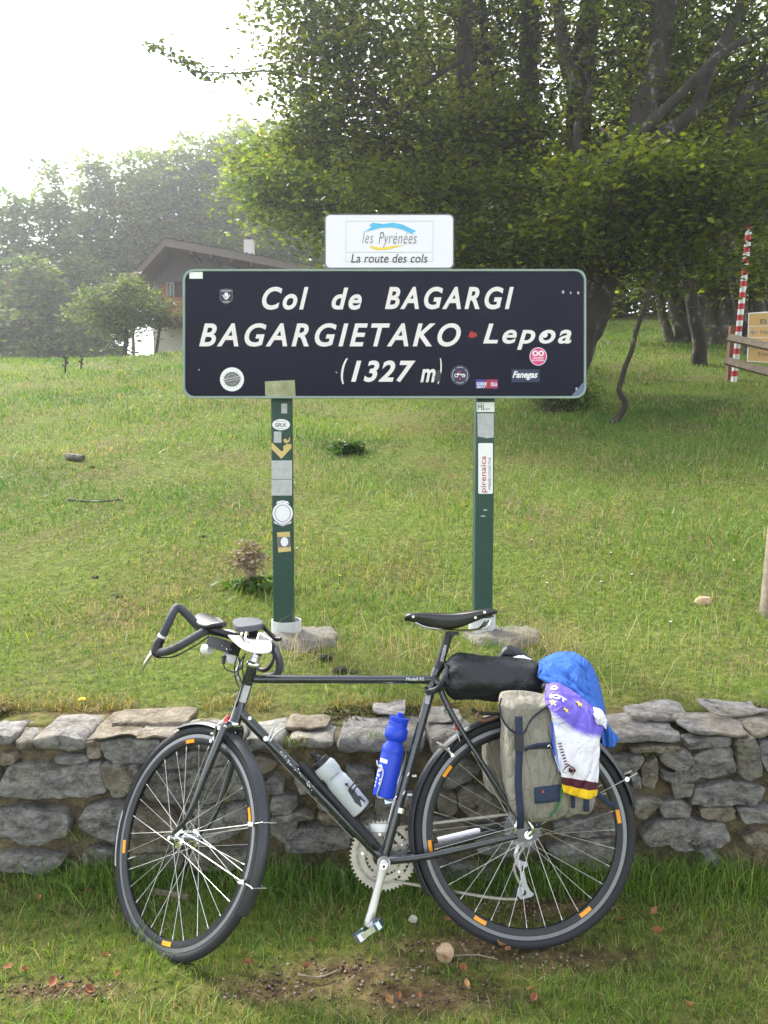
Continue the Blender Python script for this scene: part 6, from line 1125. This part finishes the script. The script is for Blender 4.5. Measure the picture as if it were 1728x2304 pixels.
q0 = crom([(x, y, 0) for x, y in P0] + [(*P0[0], 0)], 4)[:-1]; rows = [[(lambda w: Vector((w.x, v + .004 * mn.noise((w.x * 20, w.z * 20, v)), w.z)))(bp(1303 + (x - 1303) * s, 1765 + (y - 1765) * s, -.17)) for x, y, _ in q0] for v, s in ((-.09, .97), (-.12, 1), (-.165, 1), (-.182, .94), (-.187, .6), (-.188, .2))]
ix = mb.grid(rows, True); mb.f.append(tuple(ix[0])); mb.f.append(tuple(reversed(ix[-1]))); mb.build('side_pocket', MT['canvas'], pn, smooth='all')
FL = [(1124, 1590), (1129, 1568), (1143, 1557), (1190, 1556), (1236, 1566), (1240, 1582), (1215, 1600), (1192, 1622), (1180, 1646), (1168, 1652), (1150, 1642), (1133, 1622)]
qf = crom([(x, y, 0) for x, y in FL] + [(*FL[0], 0)], 4)[:-1]; mb = MB(c); rows = []
for s, v in ((1.0, -.205), (1.0, -.222), (.93, -.229), (.7, -.233), (.4, -.235), (.15, -.236)): rows.append([(lambda w: Vector((w.x, v + (.05 * sm(1590, 1555, y) if s > .6 else 0) + .004 * mn.noise((w.x * 22, w.z * 22, 7)), w.z)))(bp(1178 + (x - 1178) * s, 1600 + (y - 1600) * s, -.225)) for x, y, _ in qf])
ix = mb.grid(rows, True); mb.f.append(tuple(reversed(ix[-1]))); fl = mb.build('flap', MT['canvas'], pn, smooth='all'); mb = MB(c); mb.tube(crom([bp(x, y, -.226) for x, y in ((1236, 1584), (1215, 1601), (1192, 1623), (1180, 1648), (1167, 1653), (1149, 1643), (1132, 1622), (1124, 1592), (1128, 1570))], 4), .0026, 6); mb.build('piping', MT['web'], fl)
strip('strap', crom([bp(x, y, v) for x, y, v in ((1167, 1612, -.238), (1168, 1640, -.239), (1168, 1700, -.236), (1166, 1760, -.232), (1170, 1815, -.226), (1172, 1840, -.215), (1170, 1864, -.18))], 4), .021, 'web', pn, (0, -1, 0), c, .002)
for y in (1660, 1680): mb = MB(c); mb.box(bp(1168, y, -.243), (.0125, .005, .012)); mb.build('buckle', MT['black'], pn, smooth=False)
mb = MB(c); mb.box(bp(1168, 1670, -.243), (.009, .006, .008)); mb.build('buckle', MT['black'], pn, smooth=False)
strip('pocket_binding', crom([bp(x, y, -.231) for x, y in ((1181, 1688), (1196, 1680), (1220, 1675), (1258, 1674))], 4), .009, 'web', pn, (0, -1, 0), c, .003); strip('pocket_opening', crom([bp(x, y, -.2285) for x, y in ((1192, 1683), (1225, 1681), (1258, 1683))], 3), .008, 'black', pn, (0, -1, 0), c); mb = MB(c); mb.tube(crom([bp(1232, 1680, -.234), bp(1237, 1677, -.236), (bp(1240, 1683, -.236))], 3), .0018, 6); mb.build('zip_pull', MT['chrome'], pn)
def cpatch(name, P, m, v=-.2325): mb = MB(c); a_, b__, c_, d__ = [np.array(p, float) for p in P]; mb.grid([[(lambda q: bp(q[0], q[1], v))(a_ * (1 - s) * (1 - t) + b__ * s * (1 - t) + c_ * s * t + d__ * (1 - s) * t) for s in np.linspace(0, 1, 5)] for t in np.linspace(0, 1, 5)]); return mb.build(name, MT[m], pn, thick=.002)
pt_ = cpatch('patch', [(1202, 1772), (1261, 1765), (1259, 1803), (1203, 1809)], 'web', -.228); mb = MB(c); mb.poly([bp(1219, 1784, -.230), bp(1225, 1784, -.230), bp(1222, 1776, -.230)]); mb.build('triangle_mark', MT['orangefelt'] if 'orangefelt' in MT else MT.setdefault('orangefelt', M('orange_felt', '#b85a3a', .9)), pt_, smooth=False)
mb = MB(c); mb.tube(crom([bp(x, y, v) for x, y, v in ((1264, 1740, -.226), (1264, 1770, -.228), (1261, 1800, -.226), (1250, 1822, -.222), (1236, 1838, -.205))], 5), .0032, 8); mb.build('elastic_cord', MT.setdefault('greencord', M('green_cord', '#2f6b3a', .7, var=.5, scale=120)), pn)
for x0, x1 in ((1269, 1277), (1285, 1294), (1313, 1326)): cpatch('side_stripe', [(x0, 1782), (x1, 1782), (x1, 1818 if x0 < 1300 else 1826), (x0, 1818 if x0 < 1300 else 1826)], 'web', -.190)
strip('loose_strap', crom([bp(x, y, -.15) for x, y in ((1340, 1785), (1356, 1795), (1370, 1808), (1382, 1812))], 4), .016, 'web', pn, (0, -1, 0), c, .002)
c2 = bp(1150, 1790, .12); O2 = [(1090, 1625), (1100, 1612), (1150, 1606), (1210, 1610), (1240, 1640), (1240, 1760), (1200, 1795), (1120, 1792), (1096, 1770), (1090, 1700)]
pannier(O2, [(.07, .96), (.075, .98), (.10, 1.0), (.17, 1.0), (.2, .92), (.21, .5)], c2, 'far khaki canvas pannier behind the rear wheel')
# clothes spread to dry
def cloth(name, rows, m, parent, c, fold, nf, thick=.003, n=10, seed=0):
    R = [crom([bp(*p) for p in r_], n) for r_ in rows]; Ccol = [crom(col, n) for col in zip(*R)]; G = list(zip(*Ccol)); mb = MB(c); H, W = len(G), len(G[0]); out = []; tint = []
    for i, row in enumerate(G):
        r2 = []
        for j, p in enumerate(row):
            s, t = j / (W - 1), i / (H - 1); p = Vector(p); fr_ = abs(mn.noise((s * 3.3 + t * 1.2, t * 2.2, seed + 7))); o = -fold * 2.6 * math.exp(-fr_ * 9) * (.3 + .7 * min(1, t * 3)) + fold * math.sin(s * nf * math.pi * 2 + 1.5 * mn.noise((t * 2, s * 3, seed)) + t * 2) * (.4 + .6 * t) + fold * .8 * mn.noise((s * 4, t * 5, seed + 3)) + fold * .3 * mn.noise((s * 12, t * 9, seed)); p.y -= o; r2.append(p); tint.append((s, t, 0))
        out.append(r2)
    mb.grid(out); o = mb.build(name, m, parent, smooth='all', thick=thick); a_ = o.data.attributes.new('tint', 'FLOAT_COLOR', 'POINT'); a_.data.foreach_set('color', np.c_[np.array(tint), np.ones(len(tint))].astype(np.float32).ravel())
    def f(s, t, off=.004):
        x, y = s * (W - 1), t * (H - 1); i, j = min(int(y), H - 2), min(int(x), W - 2); fx, fy = x - j, y - i; p = out[i][j] * (1 - fx) * (1 - fy) + out[i][j + 1] * fx * (1 - fy) + out[i + 1][j] * (1 - fx) * fy + out[i + 1][j + 1] * fx * fy
        return p + Vector((0, -off, .001))
    return o, f
c = bp(1290, 1500, 0); fl_ = bthing('fleece', c, 'bright blue fleece draped over the back of the rack', 'clothing')
cloth('fleece_body', [[(1228, 1482, .10), (1255, 1472, .12), (1288, 1474, .13)], [(1214, 1488, -.02), (1252, 1470, .02), (1292, 1468, .05)], [(1213, 1508, -.10), (1262, 1490, -.06), (1328, 1492, .0)], [(1216, 1528, -.12), (1285, 1520, -.10), (1349, 1535, -.02)], [(1262, 1550, -.14), (1312, 1560, -.13), (1362, 1590, -.05)], [(1310, 1584, -.15), (1345, 1605, -.14), (1374, 1635, -.06)], [(1346, 1630, -.15), (1368, 1640, -.14), (1386, 1652, -.07)], [(1356, 1678, -.15), (1376, 1682, -.13), (1396, 1663, -.08)]], MT['blue'], fl_, c, .009, 1.6, .0035, seed=4)
cloth('fleece_lining', [[(1330, 1600, -.10), (1352, 1620, -.09), (1370, 1640, -.05)], [(1338, 1640, -.10), (1358, 1650, -.09), (1376, 1660, -.06)], [(1342, 1668, -.10), (1360, 1674, -.09), (1378, 1670, -.07)]], MT.setdefault('navycloth', M('navy_lining', '#1d1f3a', .9)), fl_, c, .004, 1, .004, seed=5)
m, nt, b, L = newmat('jersey_print'); at_ = nt.nodes.new('ShaderNodeAttribute'); at_.attribute_name = 'tint'; sep = nt.nodes.new('ShaderNodeSeparateColor'); L.new(at_.outputs['Color'], sep.inputs[0])
nn = tex_noise(nt, 55, 5, .7, objco(nt)); mr = nt.nodes.new('ShaderNodeMapRange'); mr.inputs[3].default_value = -.03; mr.inputs[4].default_value = .03; L.new(nn.outputs[0], mr.inputs[0])
soft = nt.nodes.new('ShaderNodeMath'); soft.operation = 'ADD'; L.new(sep.outputs[1], soft.inputs[0]); L.new(mr.outputs[0], soft.inputs[1])
sl = nt.nodes.new('ShaderNodeMath'); sl.operation = 'MULTIPLY_ADD'; sl.inputs[1].default_value = -.12; L.new(sep.outputs[0], sl.inputs[0]); L.new(soft.outputs[0], sl.inputs[2])
r1_ = ramp(nt, sl.outputs[0], [(.33, lin('#6a5ac2')), (.40, lin('#e4e2ea'))])
r2_ = ramp(nt, sep.outputs[1], [(0, (1, 1, 1)), (.868, (1, 1, 1)), (.8685, lin('#4c1426')), (.935, lin('#4c1426')), (.9355, lin('#eec41a')), (1, lin('#eec41a'))]); r2_.color_ramp.interpolation = 'CONSTANT'
mask = ramp(nt, sep.outputs[1], [(0, (0, 0, 0)), (.8685, (1, 1, 1))]); mask.color_ramp.interpolation = 'CONSTANT'
mx = mixn(nt); L.new(mask.outputs[0], mx.inputs[0]); L.new(r1_.outputs[0], mx.inputs[6]); L.new(r2_.outputs[0], mx.inputs[7]); L.new(mx.outputs[2], b.inputs['Base Color']); b.inputs['Roughness'].default_value = .8; bn_ = tex_noise(nt, 9, 4, .5, objco(nt), .8); br_ = ramp(nt, bn_.outputs[0], [(.4, (0, 0, 0)), (.5, (1, 1, 1)), (.6, (.2, .2, .2))]); bu_ = nt.nodes.new('ShaderNodeBump'); bu_.inputs['Strength'].default_value = .45; bu_.inputs['Distance'].default_value = .014; L.new(br_.outputs[0], bu_.inputs['Height']); L.new(bu_.outputs[0], b.inputs['Normal']); jm = m
c = bp(1300, 1560, -.15); jy = bthing('cycling_jersey', c, 'white and violet cycling jersey with yellow stars hung over the near pannier', 'clothing')
_, jf = cloth('jersey_body', [[(1229, 1540, -.13), (1258, 1538, -.14), (1300, 1563, -.14), (1335, 1590, -.13)], [(1226, 1562, -.19), (1262, 1562, -.20), (1305, 1590, -.19), (1343, 1610, -.16)], [(1229, 1582, -.225), (1262, 1588, -.235), (1305, 1612, -.225), (1352, 1622, -.18)], [(1241, 1604, -.242), (1272, 1620, -.25), (1312, 1640, -.245), (1358, 1638, -.20)], [(1247, 1640, -.245), (1278, 1655, -.256), (1320, 1665, -.25), (1352, 1662, -.21)], [(1252, 1680, -.246), (1285, 1690, -.258), (1325, 1695, -.252), (1350, 1692, -.215)], [(1260, 1725, -.244), (1290, 1730, -.256), (1325, 1732, -.25), (1348, 1728, -.215)], [(1263, 1748, -.242), (1292, 1754, -.252), (1322, 1758, -.248), (1345, 1762, -.218)], [(1268, 1782, -.236), (1292, 1792, -.245), (1320, 1797, -.242), (1344, 1791, -.218)]], jm, jy, c, .006, 1.3, .003, seed=9)
cloth('jersey_sleeve', [[(1336, 1592, -.16), (1352, 1598, -.17), (1362, 1612, -.14)], [(1338, 1610, -.20), (1354, 1612, -.215), (1365, 1624, -.17)], [(1344, 1630, -.20), (1356, 1632, -.21), (1363, 1640, -.18)]], MT.setdefault('jwhite', M('jersey_white', '#e6e3ea', .85, var=.03)), jy, c, .004, 1, .004, seed=3)
cloth('jersey_side', [[(1242, 1626, -.236), (1250, 1624, -.242), (1258, 1630, -.25)], [(1243, 1660, -.236), (1250, 1665, -.242), (1258, 1670, -.25)], [(1247, 1700, -.236), (1253, 1705, -.24), (1262, 1715, -.248)], [(1258, 1732, -.234), (1260, 1736, -.238), (1266, 1740, -.244)]], MT.setdefault('jside', M('pale_blue_jersey', '#b9c6ea', .85)), jy, c, .003, 1, .002, seed=6)
mb = MB(c); mb.tube(crom([bp(x, y, -.243) for x, y in ((1242, 1626), (1243, 1660), (1248, 1700))], 4), .0025, 6); mb.build('jersey_zip', MT['bottle'], jy)
def star(s, t, r, asp, rot=0):
    P = []
    for k in range(10): R = r if k % 2 == 0 else r * .42; a_ = math.pi / 2 + rot + k * math.pi / 5; P.append(jf(s + R * math.cos(a_), t - R * asp * math.sin(a_), .006))
    ctr = jf(s, t, .007); mb = MB(c); i0 = mb.pt(ctr); ids = [mb.pt(p) for p in P]
    for k in range(10): mb.face(i0, ids[k], ids[(k + 1) % 10])
    mb.build('star', MT['yellowp'], jy, smooth=False)
star(.16, .235, .085, .48); star(.42, .27, .07, .42, .5); star(.66, .10, .085, .42, .3)
write('lettering', 'IOT', lambda s, t: jf(.10 + .34 * s, .185 - .055 * t + .02 * s, .006), MT['white'], jy, c, .05); write('lettering', 'O', lambda s, t: jf(.10 + .18 * s, .085 - .05 * t, .006), MT['white'], jy, c, .05)
MT['maroon'] = M('maroon_print', '#4c1426', .8)
def jpoly(name, P, m, off=.005): mb = MB(c); mb.poly([jf(s, t, off) for s, t in P]); return mb.build(name, m, jy, smooth=False)
for k in range(9): t = .60 + .018 * k; jpoly('motif_stripe', [(.03 + .012 * k, t), (.12 + .012 * k, t - .012), (.12 + .012 * k, t - .004), (.03 + .012 * k, t + .008)], MT['maroon'], .0055)
jpoly('motif_outline', [(.02, .80), (.23, .72), (.40, .765), (.33, .835), (.05, .815)], MT['maroon'], .0045); jpoly('motif_ground', [(.04, .80), (.23, .732), (.37, .768), (.315, .825), (.06, .807)], MT['jwhite'], .0055); jpoly('motif_drop', [(.23, .742), (.355, .77), (.31, .815), (.20, .795)], MT['maroon'], .0065)

# ================================================================ HAZE
mb = MB(); x0, x1, y0, y1, z0, z1 = -70, 70, -6, 75, -1.3, 22
mb.box(((x0 + x1) / 2, (y0 + y1) / 2, (z0 + z1) / 2), ((x1 - x0) / 2, (y1 - y0) / 2, (z1 - z0) / 2))
hm = bpy.data.materials.new('haze_air'); hm.use_nodes = True; nt = hm.node_tree; nt.nodes.remove(nt.nodes['Principled BSDF'])
pv = nt.nodes.new('ShaderNodeVolumePrincipled'); pv.inputs['Color'].default_value = (.93, .96, 1, 1); pv.inputs['Density'].default_value = HAZE_DENSITY; pv.inputs['Anisotropy'].default_value = .72
nt.links.new(pv.outputs[0], nt.nodes['Material Output'].inputs['Volume'])
hz = mb.build('haze', hm, None, smooth=False); tag(hz, 'pale sunlit haze over the meadow', 'haze', kind='stuff')
